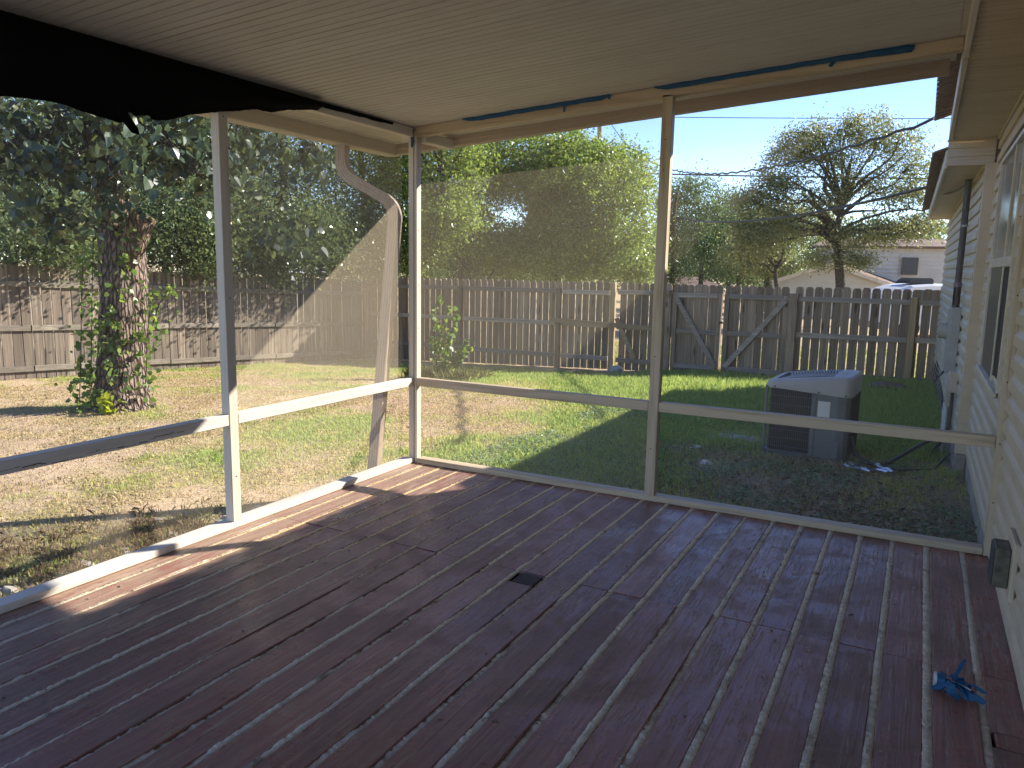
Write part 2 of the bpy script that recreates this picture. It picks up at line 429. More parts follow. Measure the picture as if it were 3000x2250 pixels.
def glass_mat(name, c, rough=.06):
    t = NT(name); n = t.noise(t.coords(), 6, 5)
    return t.pbr(t.ramp(n, [(.3, tuple(x*.8 for x in c)), (.7, c)]), rough, 0, .6)
M_['glass'] = glass_mat('curtained_window_glass', (.24, .25, .24), .12)
M_['glassdark'] = glass_mat('dark_window_screen', (.035, .037, .042), .35)
M_['winframe'] = plain('window_frame_vinyl', (.60, .53, .42), .4)
M_['plate'] = plain('ac_label', (.62, .61, .57), .5, 0, .05)
M_['acgrey'] = plain('condenser_grey_panel', (.15, .15, .155), .45, 0, .12, 5)
M_['actop'] = plain('condenser_light_lid', (.38, .37, .345), .5, 0, .12, 5)
M_['coil'] = plain('condenser_coil', (.035, .03, .03), .7, 0, .3, 20)
M_['van'] = plain('white_vehicle_paint', (.75, .75, .75), .25, 0, .03, 3)
M_['tyre'] = plain('tyre_rubber', (.02, .02, .02), .8)

# ground
def ground_mat():
    t = NT('sandy_lawn_soil'); a = t.n('Attribute', attribute_name='Col')
    v = t.coords(rand=False)
    n1 = t.noise(v, 9, 7, .7); n2 = t.noise(v, 70, 5, .7)
    c = t.mix(.55, a.outputs['Color'], t.ramp(n1, [(.3, (.52,)*3), (.7, (1.0,)*3)]), 'MULTIPLY')
    c = t.mix(.5, c, t.ramp(n2, [(.3, (.42,)*3), (.62, (1.0,)*3)]), 'MULTIPLY')
    hs = t.n('HueSaturation', i_Color=c, i_Value=1.5)
    return t.pbr(hs.outputs[0], .97, 0, .1, t.bump(t.math('ADD', n1, n2), .8, .03))
M_['ground'] = ground_mat()
def blade_mat():
    t = NT('grass_blades'); a = t.n('Attribute', attribute_name='Col')
    t.pbr(a.outputs['Color'], .6, 0, .25)
    tr = t.n('BsdfTranslucent'); t.l(t.mix(1.0, a.outputs['Color'], (1.5, 1.5, 1.2), 'MULTIPLY'), tr.inputs[0])
    mx = t.n('MixShader', i_0=.4); t.l(t.p.outputs[0], mx.inputs[1]); t.l(tr.outputs[0], mx.inputs[2]); t.l(mx.outputs[0], t.out.inputs[0])
    return t.m
M_['blade'] = blade_mat()

# ------------------------------------------------------------------ ground
def green(x, y):
    """how green the lawn is, 0 bare sand .. 1 lush"""
    n = fbm(x, y, .9, 3, 4); n2 = fbm(x, y, 3.1, 9, 3)
    g = .36 + 1.9*(n-.5) + 1.1*(n2-.5)
    g = g + .65/(1+np.exp(-(x+.9)/.35))*(1/(1+np.exp(-(y-.4)/.3)))          # right side green
    g = g + .60*np.exp(-((y-6.9)/1.5)**2)*(1/(1+np.exp(-(x+7)/.5)))            # band before the back fence
    g = g - .75*np.exp(-(((x+2.0)/1.6)**2+((y-3.5)/1.2)**2))                    # brown worn patch
    g = g + .35*np.exp(-(((x+2.2)/1.3)**2+((y-1.9)/.9)**2))
    g = g - .5*np.exp(-(((x+3.6)/1.6)**2+((y+.6)/.9)**2))
    g = g - .5*np.exp(-((y-9.6)/.5)**2)
    g = g - .55/(1+np.exp(-(x-2.7)/.25))*(1/(1+np.exp((y-2.2)/.4)))              # leaf litter by the house
    g = g - .55*np.exp(-(((x-2.2)/.6)**2+((y-1.5)/.7)**2)) - .7*np.exp(-(((x-1.45)/.45)**2+((y-2.4)/.3)**2))
    g = g + .5*np.exp(-((x-3.2)/.6)**2)*(y > 3.2)
    return np.clip(g, 0, 1)
def soil_col(x, y, g):
    n = fbm(x, y, 1.7, 21, 3)[..., None]
    sand = np.array((.52, .395, .26)); brown = np.array((.26, .17, .11)); gr = np.array((.22, .235, .10)); dk = np.array((.27, .22, .165))
    c = sand*(1-n*.6) + brown*n*.6
    c = c*(1-g[..., None]*.8) + gr*g[..., None]*.8
    br = np.exp(-(((x+2.0)/1.6)**2+((y-3.5)/1.2)**2))[..., None]; c = c*(1-br*.5)+np.array((.30,.17,.11))*br*.5
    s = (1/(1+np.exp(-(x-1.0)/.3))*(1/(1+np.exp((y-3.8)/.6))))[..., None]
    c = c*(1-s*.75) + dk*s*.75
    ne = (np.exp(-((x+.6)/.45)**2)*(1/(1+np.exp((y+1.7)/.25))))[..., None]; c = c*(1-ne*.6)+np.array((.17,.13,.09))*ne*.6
    return c
def relief(x, y):
    r = .05*(fbm(x, y, 1.3, 5, 4)-.5) + .02*(fbm(x, y, 6, 8, 2)-.5)
    return r
def make_grid(name, x0, x1, y0, y1, step, mat):
    xs = np.arange(x0, x1+step/2, step); ys = np.arange(y0, y1+step/2, step)
    X, Y = np.meshgrid(xs, ys); Z = gz(X, Y) + relief(X, Y)
    V = np.stack([X, Y, Z], -1).reshape(-1, 3)
    g = green(X, Y); C = soil_col(X, Y, g).reshape(-1, 3)
    nx, ny = len(xs), len(ys); i = np.arange(nx-1)[None]+np.arange(ny-1)[:, None]*nx
    F = np.stack([i, i+1, i+1+nx, i+nx], -1).reshape(-1, 4)
    return V, F, C
xs = np.unique(np.round(np.concatenate([np.linspace(-700, -16, 24), np.arange(-16, 6.001, .08), np.linspace(6, 700, 24)]), 3))
ys = np.unique(np.round(np.concatenate([np.linspace(-60, -6, 8), np.arange(-6, 14.001, .08), np.linspace(14, 900, 30)]), 3))
X, Y = np.meshgrid(xs, ys); inside = (X > -15.9) & (X < 5.9) & (Y > -5.9) & (Y < 13.9)
Z = gz(X, Y) + np.where(inside, relief(X, Y), 0)
# keep the soil below the deck
Z = np.where((X > -.02) & (X < 3.8) & (Y < .02), np.minimum(Z, -.30), Z)
g_ = green(X, Y); g_ = np.where(Y > 9.9, .25, g_)
nx, ny = len(xs), len(ys); ii = np.arange(nx-1)[None]+np.arange(ny-1)[:, None]*nx
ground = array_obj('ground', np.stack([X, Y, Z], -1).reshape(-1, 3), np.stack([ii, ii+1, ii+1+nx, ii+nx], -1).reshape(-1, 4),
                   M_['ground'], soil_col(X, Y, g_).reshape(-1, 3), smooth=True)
tag(ground, kind='structure')

def blades(name, n, x0, x1, y0, y1, dens, hgt, colf, label, width=.0045, lean=.5, seed=1):
    r = np.random.default_rng(seed)
    x = r.uniform(x0, x1, n*3); y = r.uniform(y0, y1, n*3)
    keep = r.random(n*3) < dens(x, y); x = x[keep][:n]; y = y[keep][:n]; m = len(x)
    z = gz(x, y)+relief(x, y)-.004
    h = hgt(x, y, r); a = r.uniform(0, 2*np.pi, m); l = np.abs(r.normal(0, lean, m)).clip(0, 1.6)
    d = np.stack([np.cos(a), np.sin(a)], -1); w = np.stack([-np.sin(a), np.cos(a)], -1)*(width*r.uniform(.6, 1.5, m))[:, None]
    B = np.stack([x, y, z], -1); V = np.zeros((m, 4, 3))
    V[:, 0] = B; V[:, 0, :2] -= w; V[:, 1] = B; V[:, 1, :2] += w
    mid = B.copy(); mid[:, :2] += d*(h*np.sin(l)*.45)[:, None]; mid[:, 2] += h*.6*np.cos(l*.6)
    tip = B.copy(); tip[:, :2] += d*(h*np.sin(l))[:, None]; tip[:, 2] += h*np.cos(l).clip(.08, 1)
    V[:, 2] = tip; V[:, 3] = mid; V[:, 3, :2] -= w*.8
    F = np.arange(m*4).reshape(m, 4)
    C = colf(x, y, r); C = np.repeat(C[:, None], 4, 1); C[:, 2:] *= 1.15
    o = array_obj(name, V.reshape(-1, 3), F, M_['blade'], C.reshape(-1, 3))
    tag(o, label, None, None, 'stuff'); return o
def in_house(x, y): return ((x > np.where(y < 2.8, 3.775, 3.625)) & (y > -1)) | ((x > -.03) & (y < .03))
def dens_g(x, y):
    g = green(x, y); return np.where(in_house(x, y), 0, (.05+.95*g))
def hgt_g(x, y, r):
    g = green(x, y); tall = 1/(1+np.exp(-(x+2.5)/1.2))*(1/(1+np.exp(-(y-5.4)/.6)))*(y < 9.6)
    sh = (1/(1+np.exp(-(x-.1)/.4)))*(y > 0)
    return (.018+.028*g+.085*tall*g+.035*sh*g)*r.uniform(.5, 1.35, len(x))
def col_g(x, y, r):
    g = green(x, y)*.75+r.random(len(x))*.45-.12
    dry = np.array((.44, .35, .19)); yel = np.array((.40, .40, .14)); grn = np.array((.22, .32, .09))
    t = g.clip(0, 1)[:, None]
    c = np.where(t < .5, dry*(1-t*2)+yel*t*2, yel*(2-t*2)+grn*(t*2-1))
    return c*r.uniform(.8, 1.25, len(x))[:, None]
blades('grass', 240000, -9.4, 3.78, -3.6, 9.7, lambda x, y: dens_g(x, y), hgt_g, col_g, 'lawn grass, patchy and dry', .004, seed=2)
blades('dry_grass', 150000, -8.5, 0, -3.6, 6.5, lambda x, y: np.where(in_house(x, y), 0, (.9-.8*green(x, y))*(.25+.9*(fbm(x, y, 2.6, 77, 3) > .47))), lambda x, y, r: r.uniform(.012, .036, len(x)),
       lambda x, y, r: np.array((.52, .42, .25))[None]*(r.random(len(x))*.75+.40)[:, None], 'straw coloured dry grass on bare sand', .004, .9, 3)
blades('far_grass', 26000, -9, 7, 9.8, 17, lambda x, y: np.ones_like(x), lambda x, y, r: r.uniform(.04, .12, len(x)),
       lambda x, y, r: np.array((.26, .30, .09))[None]*r.uniform(.6, 1.3, len(x))[:, None], 'grass behind the back fence', .007, .5, 4)
# straw-like weeds by the condenser
def spot(x, y): return np.exp(-(((x-1.4)/.40)**2+((y-2.4)/.28)**2)) + .8*np.exp(-(((x-2.0)/.7)**2+((y-2.45)/.3)**2)) + .5*np.exp(-(((x-2.0)/1.0)**2+((y-1.2)/.6)**2))
blades('dead_weeds', 5000, -.3, 3.4, .5, 3.2, lambda x, y: spot(x, y).clip(0, 1), lambda x, y, r: r.uniform(.02, .11, len(x)),
       lambda x, y, r: np.array((.36, .29, .20))[None]*r.uniform(.4, 1.3, len(x))[:, None], 'dead brown weeds around the condenser', .003, .9, 5)

# ------------------------------------------------------------------ leaves
def frames(n, r, droop=0.0):
    """random orthonormal frames: t (leaf axis), s (side), nrm"""
    t = r.normal(size=(n, 3)); t[:, 2] -= droop*1.4; t /= np.linalg.norm(t, axis=1)[:, None]
    q = r.normal(size=(n, 3)); q[:, 2] += .6; s = np.cross(t, q); s /= np.linalg.norm(s, axis=1)[:, None]
    return t, s, np.cross(s, t)
def leaf_arrays(P, size, r, wid=.5, droop=.2):
    n = len(P); t, s, nr = frames(n, r, droop); L = (size*r.uniform(.65, 1.35, n))[:, None]
    V = np.zeros((n, 4, 3)); V[:, 0] = P; V[:, 2] = P+t*L
    V[:, 1] = P+t*L*.45+s*L*wid*.5+nr*L*.09; V[:, 3] = P+t*L*.45-s*L*wid*.5+nr*L*.09
    return V.reshape(-1, 3), np.arange(n*4).reshape(n, 4)
HEART = [(0, 0), (.30, -.06), (.50, .22), (.40, .62), (0, 1.08), (-.40, .62), (-.50, .22), (-.30, -.06)]
def heart_arrays(P, size, r, droop=.7):
    n = len(P); t, s, nr = frames(n, r, droop); L = (size*r.uniform(.6, 1.3, n))[:, None]
    base = [P + s*L*a + t*L*b + nr*L*(.22*abs(a)-.10*(b-.5)**2*2) for a, b in HEART]
    V = np.stack(base, 1); F = []
    o = np.arange(n)[:, None]*8
    F = np.concatenate([o+np.array([[0, 1, 2, 3]]), o+np.array([[0, 3, 4, 5]]), o+np.array([[0, 5, 6, 7]])], 1).reshape(-1, 4)
    return V.reshape(-1, 3), F
def blob_points(blobs, nclump, per, csz, r, shell=.35, holes=None):
    """leaf positions gathered in clumps spread through ellipsoids"""
    w = np.array([b[2] for b in blobs], float); w /= w.sum()
    k = r.choice(len(blobs), nclump, p=w); d = r.normal(size=(nclump, 3)); d /= np.linalg.norm(d, axis=1)[:, None]
    rad = r.random(nclump)**shell
    C = np.array([blobs[i][0] for i in k]) + d*rad[:, None]*np.array([blobs[i][1] for i in k])
    if holes is not None:
        kp = np.ones(len(C), bool)
        for hc, hr in holes: kp &= (((C-np.array(hc))/np.array(hr))**2).sum(1) > 1
        C = C[kp]
    cs = csz*r.uniform(.5, 1.5, len(C)); m = (per*r.uniform(.5, 1.5, len(C))).astype(int)
    idx = np.repeat(np.arange(len(C)), m)
    P = C[idx] + r.normal(size=(len(idx), 3))*cs[idx][:, None]*np.array((1, 1, .75))
    return C, P
def limb(mb, a, b, r0, r1, r, bend=.18, n=6, sides=6):
    a = np.array(a, float); b = np.array(b, float); L = np.linalg.norm(b-a); pts = []
    o1 = r.normal(size=3)*L*bend*.5; o2 = r.normal(size=3)*L*bend*.35; o1[2] += L*.08
    for i in range(n+1):
        t = i/n; pts.append(tuple(a*(1-t)+b*t + o1*math.sin(math.pi*t) + o2*math.sin(2*math.pi*t)))
    mb.tube(pts, [r0+(r1-r0)*(i/n)**.7 for i in range(n+1)], sides, cap=False)
    return pts
def tree(name, label, base, top, trunk_r, blobs, nclump, per, csz, leafsize, mat, seed, cat='tree', group=None, wid=.5,
         droop=.2, nlimb=30, shell=.35, holes=None, barkm='bark2', minh=.35, twig=.012):
    r = np.random.default_rng(seed); base = Vector(base); top = Vector(top)
    root = empty(name, base); tag(root, label, cat, group)
    C, P = blob_points(blobs, nclump, per, csz, r, shell, holes)
    mb = MB(); trunk = limb(mb, base-Vector((0, 0, .15)), top, trunk_r, trunk_r*.35, r, .05, 9, 9)
    mb.build('trunk', M_[barkm], root, smooth=True)
    if nlimb:
        lb = MB(); T = np.array(trunk); hh = (T[:, 2]-T[0, 2])/(T[-1, 2]-T[0, 2]+1e-6)
        order = r.permutation(len(C))[:nlimb]; nodes = []
        for q, i in enumerate(order):
            c = C[i]
            if q < max(5, nlimb//6):
                j = np.argmin(np.abs(T[:, 2]-(c[2]*.55+T[-1, 2]*minh*.45+T[0, 2]*.0)) + (hh < minh)*50)
                pts = limb(lb, T[j], c, trunk_r*.34, twig*1.2, r, .16, 7, 6); nodes += pts[2:]
            else:
                N = np.array(nodes); dd = np.linalg.norm(N-c, axis=1) + np.maximum(0, N[:, 2]-c[2])*1.0
                j = dd.argmin(); limb(lb, N[j], c, twig*1.5, twig*.4, r, .22, 5, 4)
        lb.build('limbs', M_[barkm], root, smooth=True)
    V, F = leaf_arrays(P, leafsize, r, wid, droop)
    cr = array_obj('crown', V, F, M_[mat], parent=root)
    return root
def B(px, py, d, rx, ry, rz, w=1.0):
    """ellipsoid of foliage centred where pixel px,py lies d metres ahead"""
    return (tuple(pix(px, py, d)), (rx, ry, rz), w)
def foot(px, py, d):
    p = pix(px, py, d); return Vector((p.x, p.y, gzf(p.x, p.y)))

# ------------------------------------------------------------------ deck
deck = empty('deck', (1.9, -2.7, 0)); tag(deck, kind='structure')
SEAMS = [-.06, .1, .255, .415, .575, .73, .88, 1.037, 1.194, 1.35, 1.506, 1.665, 1.825, 1.992, 2.157, 2.322, 2.486, 2.65, 2.813, 2.975, 3.135, 3.3, 3.468, 3.64, 3.80]
GAP = [0]*25
r_ = np.random.default_rng(5)
for i in range(25):
    GAP[i] = .020 + .007*min(1, max(0, (i-5)/14)) + r_.uniform(-.002, .002)
GAP[0] = GAP[24] = .0; GAP[7] = .009
def plank(name, x0, x1, y0, y1, warp):
    mb = MB(); n = max(3, int((y1-y0)/.35)); vs = []; b = .004
    prof = [(x0, -.036), (x0, -b), (x0+b, 0), (x1-b, 0), (x1, -b), (x1, -.036)]
    for k in range(n+1):
        y = y0+(y1-y0)*k/n
        for j, (x, z) in enumerate(prof):
            dx = r_.uniform(-.0022, .0022) if 0 < k < n else 0
            vs.append((x+dx, y, z + warp*math.sin(k*.9+x0*7) + (.0016 if j in (2, 3) else 0)*math.sin(x0*50+k)))
    fs = [(k*6+j, k*6+j+1, (k+1)*6+j+1, (k+1)*6+j) for k in range(n) for j in range(5)] + [(0, 1, 2, 3, 4, 5), tuple(n*6+j for j in (5, 4, 3, 2, 1, 0))]
    mb.add(vs, fs); o = mb.build(name, M_['deck'], deck); return o
for i in range(24):
    a, b_ = SEAMS[i]+GAP[i]/2, SEAMS[i+1]-GAP[i+1]/2
    j = -1.462+r_.uniform(-.002, .002)
    plank('plank', a, b_, j+.002, .03, .0012)
    if i == 23:
        # piece let in beside the wall
        plank('plank', a, b_, -1.865, j-.002, .001)
        plank('plank', a+.012, b_, -1.965, -1.871, .0)
        plank('plank', a, b_, -5.3, -1.972, .0012)
    elif i == 11:
        plank('plank', a, b_, -1.48, j-.002, .0); plank('plank', a, b_, -5.3, -1.60, .0012)
    else: plank('plank', a, b_, -5.3, j-.002, .0012)
# small dark patch block set over a hole
pb = MB(); pb.box(1.70, 1.815, -1.60, -1.482, -.03, .004); pb.build('patch_block', plain('dark_patch_block', (.045, .035, .03), .8, bump=.6), deck, bevel=.002)
# filler pressed into every gap, lumpy and broken
def filler(i):
    xc, g = SEAMS[i], GAP[i]; y = np.arange(-5.3, .02, .0065); n = len(y)
    lum = fbm(y, y*0+i*9.3, 26, i, 3); brk = fbm(y, y*0+i*3.1, 1.6, i+50, 3); fine = vnoise(y*90, y*0+i, i+7)
    near = 1/(1+np.exp(-(xc-.9)/.4)) if i > 4 else 0
    lvl = .0002 + .003*(lum-.5) + .0035*(fine-.5) + .003*(vnoise(y*160, y*0+i, i+9)-.5)
    sunk = np.clip((brk-np.where(y < -1.46, .46 if 7 <= i <= 17 else .57, .6))*9, 0, 1) * (.0 if i in (1, 2) else 1) * np.where(y < -1.46, 1.0, .25) * (1 if 4 < i < 20 else .6)
    lvl = lvl - .0075*sunk*(.75+.5*vnoise(y*34, y*0+i, i+3)) + sunk*.006*(vnoise(y*120, y*0+i, i+13)-.5)
    over = .0022*np.clip(lum-.35, 0, 1)*2*(1-sunk)
    off = [-1.0, -.86, 0, .86, 1.0]; V = []
    for k, o_ in enumerate(off):
        edge = (g/2+.0012+.6*over*(1+.6*(vnoise(y*60, y*0+k+i*5, 4)-.5))+.0035*(vnoise(y*85, y*0+k*2+i*5, 6)-.5))
        z = lvl + .0012*(vnoise(y*70, y*0+k*3, i+k)-.5) if 0 < k < 4 else np.minimum(lvl-.003, .0002) - (.001)
        V.append(np.stack([xc + o_*edge, y, z], -1))
    V = np.stack(V, 1).reshape(-1, 3); a = np.arange(n-1)[:, None]*5+np.arange(4)[None]
    F = np.stack([a, a+1, a+6, a+5], -1).reshape(-1, 4)
    array_obj('gap_filler', V, F, M_['caulk'], parent=deck)
for i in range(1, 24): filler(i)
SEAMS[24] = 3.775; GAP[24] = .02; filler(24)
sub = MB(); sub.box(-.05, 3.8, -5.35, .03, -.20, -.055); sub.build('deck_joist_bed', M_['dark'], deck)
rim = MB(); rim.box(-.085, -.06, -5.35, .09, -.28, -.002); rim.box(-.06, 3.8, .092, .115, -.28, -.002); rim.build('rim_board', M_['trimx'], deck)
# loose crumbs of filler, bark and leaf bits on the boards
cr = MB(); r2 = random.Random(4)
for k in range(260):
    x, y = r2.uniform(.1, 3.7), r2.uniform(-3.6, -.05); s = r2.uniform(.0012, .0042)
    z = .0025; a = r2.uniform(0, 3.1); c, s_ = math.cos(a), math.sin(a); L = s*r2.choice((1, 1, 1.8, 3.2))
    P = [(-L, -s), (L, -s*.7), (L*.8, s), (-L*.7, s*.8)]
    b0 = [(x+p*c-q*s_, y+p*s_+q*c, z) for p, q in P]; t0 = [(x+p*c*.7-q*s_*.7, y+p*s_*.7+q*c*.7, z+s*.8) for p, q in P]
    cr.add(b0+t0, [(4,5,6,7), (0,1,5,4), (1,2,6,5), (2,3,7,6), (3,0,4,7)])
o = cr.build('grit', M_['litter']); tag(o, 'dark crumbs and chips lying on the deck', kind='stuff')

# ------------------------------------------------------------------ screened porch
SL = .067
def zc(x): return 2.473+SL*x
porch = empty('screened_porch', (1.9, -.5, 0)); tag(porch, 'open screened porch with cream painted posts, rails and a ribbed ceiling', 'porch')
def pbox(name, x0, x1, y0, y1, z0, z1, mat='trim', bev=.003):
    return MB().box(x0, x1, y0, y1, z0, z1).build(name, M_[mat], porch, bevel=bev)
def screws(par, pts, ax):
    for p in pts:
        m = MB(); p = Vector(p); d = Vector(ax); m.tube([p-d*.002, p+d*.0012], .0042, 8); m.build('screw', M_['wire'], par)
cp = pbox('corner_post', -.045, 0, 0, .09, 0, zc(0)-.055, 'trimL')
cp2 = pbox('corner_post', .0025, .024, .004, .064, 0, zc(0)-.055, 'trimL')
screws(cp2, [(.024, .032, z) for z in (.22, .62, 1.03, 1.35, 1.75, 2.2)], (1, 0, 0))
mp_ = pbox('post', 1.833, 1.898, 0, .062, .038, zc(1.86)-.055)
screws(mp_, [(1.862, 0, z) for z in (2.28, 2.1, .95, .35)], (0, -1, 0))
rp = pbox('post', 3.739, 3.779, 0, .062, .0, zc(3.75)-.055)
screws(rp, [(3.757, 0, z) for z in (2.2, 1.8, 1.4, .95, .62, .3)], (0, -1, 0))
lp = pbox('post', -.06, 0, -1.752, -1.69, .038, 2.39, 'trimL')
screws(lp, [(0, -1.72, z) for z in (2.25, 1.3, .3)], (1, 0, 0))
lp2 = pbox('post', -.06, 0, -4.3, -4.24, .038, 2.39)
# bottom plates, mid rails
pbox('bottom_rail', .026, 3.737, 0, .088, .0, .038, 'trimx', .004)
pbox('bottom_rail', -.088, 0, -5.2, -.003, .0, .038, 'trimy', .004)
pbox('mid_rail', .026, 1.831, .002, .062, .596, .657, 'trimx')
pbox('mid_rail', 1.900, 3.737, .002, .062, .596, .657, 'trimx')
ml = pbox('mid_rail', -.062, -.002, -1.688, -.003, .596, .657, 'trimy')
# worn dark streak along the nearer side rail: splintered edge
m = MB(); m.box(-.062, -.002, -4.238, -1.754, .596, .657); mr = m.build('mid_rail', M_['trimy'], porch, bevel=.003)
m = MB(); r3 = random.Random(9)
yy = -2.05
while yy > -3.2:
    L = r3.uniform(.02, .07); h = r3.uniform(.001, .004); zz = .618+.012*math.sin(yy*3)+.006*math.sin(yy*17)+r3.uniform(-.003, .003)
    m.box(-.0018, -.0008, yy-L, yy, zz, zz+h); yy -= L*r3.uniform(.7, 1.5)
m.build('split_crack', M_['dark'], mr)
# top plates following the ceiling
def slopebar(name, x0, x1, y0, y1, dz0, dz1, mat='trimx'):
    m = MB(); m.add([(x0,y0,zc(x0)+dz0),(x1,y0,zc(x1)+dz0),(x1,y1,zc(x1)+dz0),(x0,y1,zc(x0)+dz0),
                     (x0,y0,zc(x0)+dz1),(x1,y0,zc(x1)+dz1),(x1,y1,zc(x1)+dz1),(x0,y1,zc(x0)+dz1)],
                    [(0,3,2,1),(4,5,6,7),(0,1,5,4),(1,2,6,5),(2,3,7,6),(3,0,4,7)])
    return m.build(name, M_[mat], porch, bevel=.0015)
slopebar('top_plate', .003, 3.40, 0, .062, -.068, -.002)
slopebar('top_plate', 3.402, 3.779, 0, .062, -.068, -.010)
m = MB(); m.box(-.062, 0, -5.2, .062, 2.405, 2.469); m.build('top_plate', M_['trimy'], porch, bevel=.0015)
slopebar('outrigger', .002, .065, .064, .438, -.10, -.03, 'trimy')
# ceiling panels: pitch .34 m, five shallow grooves each
def ceiling_panel(y0, y1, x0, x1):
    n = 6; pr = []
    w = (y1-y0)/n
    pr.append((y0+.0025, .010))
    for k in range(n):
        a = y0+w*k; d = .004
        pr += [(a+d, 0), (a+w-d, 0)]
        if k < n-1: pr += [(a+w, .007)]
    pr.append((y1-.0025, .010)); m = MB(); vs = []
    for x in (x0, x1):
        for y, z in pr: vs.append((x, y, zc(x)+z))
    k = len(pr); vs += [(x0, y0+.0015, zc(x0)+.05), (x0, y1-.0015, zc(x0)+.05), (x1, y0+.0015, zc(x1)+.05), (x1, y1-.0015, zc(x1)+.05)]
    fs = [(j, j+1, k+j+1, k+j) for j in range(k-1)] + [(2*k, 2*k+1, 2*k+3, 2*k+2)]
    fs += [(0, k, 2*k+2, 2*k), (k-1, 2*k+1, 2*k+3, 2*k-1), tuple(range(k))+(2*k+1, 2*k), tuple(range(k, 2*k))+(2*k+3, 2*k+2)]
    m.add(vs, fs); return m.build('ceiling_panel', M_['ceil'], porch)
ys_ = [.505] + [-.17-.3425*k for k in range(16)]
ys_.insert(1, .168)
for a, b_ in zip(ys_[1:], ys_[:-1]): ceiling_panel(a, b_, -.48, 3.378)
# roof build-up over the panels
m = MB(); m.add([(-.50,-5.4,zc(-.50)+.056),(3.42,-5.4,zc(3.42)+.056),(3.42,.54,zc(3.42)+.056),(-.50,.54,zc(-.50)+.056),
                 (-.50,-5.4,zc(-.50)+.075),(3.42,-5.4,zc(3.42)+.075),(3.42,.54,zc(3.42)+.075),(-.50,.54,zc(-.50)+.075)],
                [(0,3,2,1),(4,5,6,7),(0,1,5,4),(1,2,6,5),(2,3,7,6),(3,0,4,7)]); m.build('roof_sheet', M_['greymetal'], porch)
# rear fascia with two mouldings, then the side gutter
def fascia(x0, x1):
    P = [(.440, .0), (.45, .0), (.45, .052), (.50, .052), (.50, -.078), (.463, -.078), (.450, -.072), (.450, -.042), (.440, -.037)]
    m = MB(); vs = []
    for x in (x0, x1):
        for y, dz in P: vs.append((x, y, zc(x)+dz))
    n = len(P); m.add(vs, [tuple(range(n)), tuple(range(n, 2*n))[::-1]]+[(k, (k+1) % n, n+(k+1) % n, n+k) for k in range(n)])
    return m.build('rear_fascia', M_['metal'], porch)
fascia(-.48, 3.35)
P = [(-.482, -.0), (-.482, -.084), (-.49, -.090), (-.600, -.090), (-.622, -.068), (-.622, .04), (-.61, .04), (-.61, -.060), (-.595, -.075), (-.51, -.075), (-.50, -.07), (-.50, .03), (-.482, .03)]
m = MB(); vs = []
for y in (-5.3, .50):
    for x, dz in P: vs.append((x, y, 2.447+dz))
n = len(P); m.add(vs, [tuple(range(n)), tuple(range(n, 2*n))[::-1]]+[(k, (k+1) % n, n+(k+1) % n, n+k) for k in range(n)])
m.build('gutter', M_['gutter'], porch)
# insect screens, one per bay
def screen(name, a, b, z0, z1a, z1b, mat='screen'):
    m = MB(); a = Vector(a); b = Vector(b)
    m.add([(a.x, a.y, z0), (b.x, b.y, z0), (b.x, b.y, z1b), (a.x, a.y, z1a)], [(0, 1, 2, 3)])
    return m.build('insect_screen', M_[mat], porch)
sy_ = .066
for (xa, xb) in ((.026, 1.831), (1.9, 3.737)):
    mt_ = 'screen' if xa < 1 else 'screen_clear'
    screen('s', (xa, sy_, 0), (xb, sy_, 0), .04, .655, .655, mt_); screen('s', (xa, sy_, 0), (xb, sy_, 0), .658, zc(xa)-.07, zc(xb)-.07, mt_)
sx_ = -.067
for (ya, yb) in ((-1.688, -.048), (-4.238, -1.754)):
    mt_ = 'screen_sunhaze' if ya > -2 else 'screen_clear'
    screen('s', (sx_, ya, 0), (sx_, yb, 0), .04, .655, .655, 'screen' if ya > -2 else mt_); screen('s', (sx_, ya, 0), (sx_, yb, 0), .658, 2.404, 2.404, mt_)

# ------------------------------------------------------------------ downspout
ds = empty('downspout', (-.13, -.3, -.2)); tag(ds, 'tan ribbed downspout with two elbows beside the corner post', 'downspout')
def ribprof(w, d):
    pr = []; 
    def edge(ax, ay, bx, by, nx_, ny_):
        L = math.hypot(bx-ax, by-ay); k = 4
        for i in range(k):
            for t, h in ((.0, 0), (.2, 0), (.35, -.0042), (.65, -.0042), (.8, 0)):
                q = (i+t)/k; pr.append((ax+(bx-ax)*q+nx_*h, ay+(by-ay)*q+ny_*h))
    edge(-w/2, -d/2, w/2, -d/2, 0, -1); edge(w/2, -d/2, w/2, d/2, 1, 0); edge(w/2, d/2, -w/2, d/2, 0, 1); edge(-w/2, d/2, -w/2, -d/2, -1, 0)
    return pr
def arc(p0, p1, p2, r0, n=6):
    p0, p1, p2 = map(Vector, (p0, p1, p2)); a = p1+(p0-p1).normalized()*r0; b = p1+(p2-p1).normalized()*r0
    return [a*(1-t)**2 + p1*2*t*(1-t) + b*t*t for t in [i/n for i in range(n+1)]]
A_, B_, C_, D_ = Vector((-.545, -.13, 2.36)), Vector((-.545, -.13, 2.15)), Vector((-.14, -.02, 1.93)), Vector((-.17, -.30, -.26))
e1 = arc(A_, B_, C_, .10); e2 = arc(B_, C_, D_, .12)
pf = ribprof(.074, .096)
MB().sweep([A_, e1[0]], pf, (1, .3, 0)).build('outlet', M_['spout'], ds)
MB().sweep(e1+[e1[-1].lerp(e2[0], .3)], ribprof(.078, .100), (1, .3, 0)).build('elbow', M_['spout'], ds)
MB().sweep([e1[-1].lerp(e2[0], .25), e2[0]], pf, (1, .3, 0)).build('offset_pipe', M_['spout'], ds)
MB().sweep(e2, ribprof(.078, .100), (1, .3, 0)).build('elbow', M_['spout'], ds)
lowp = e2[-1].lerp(D_, .93)
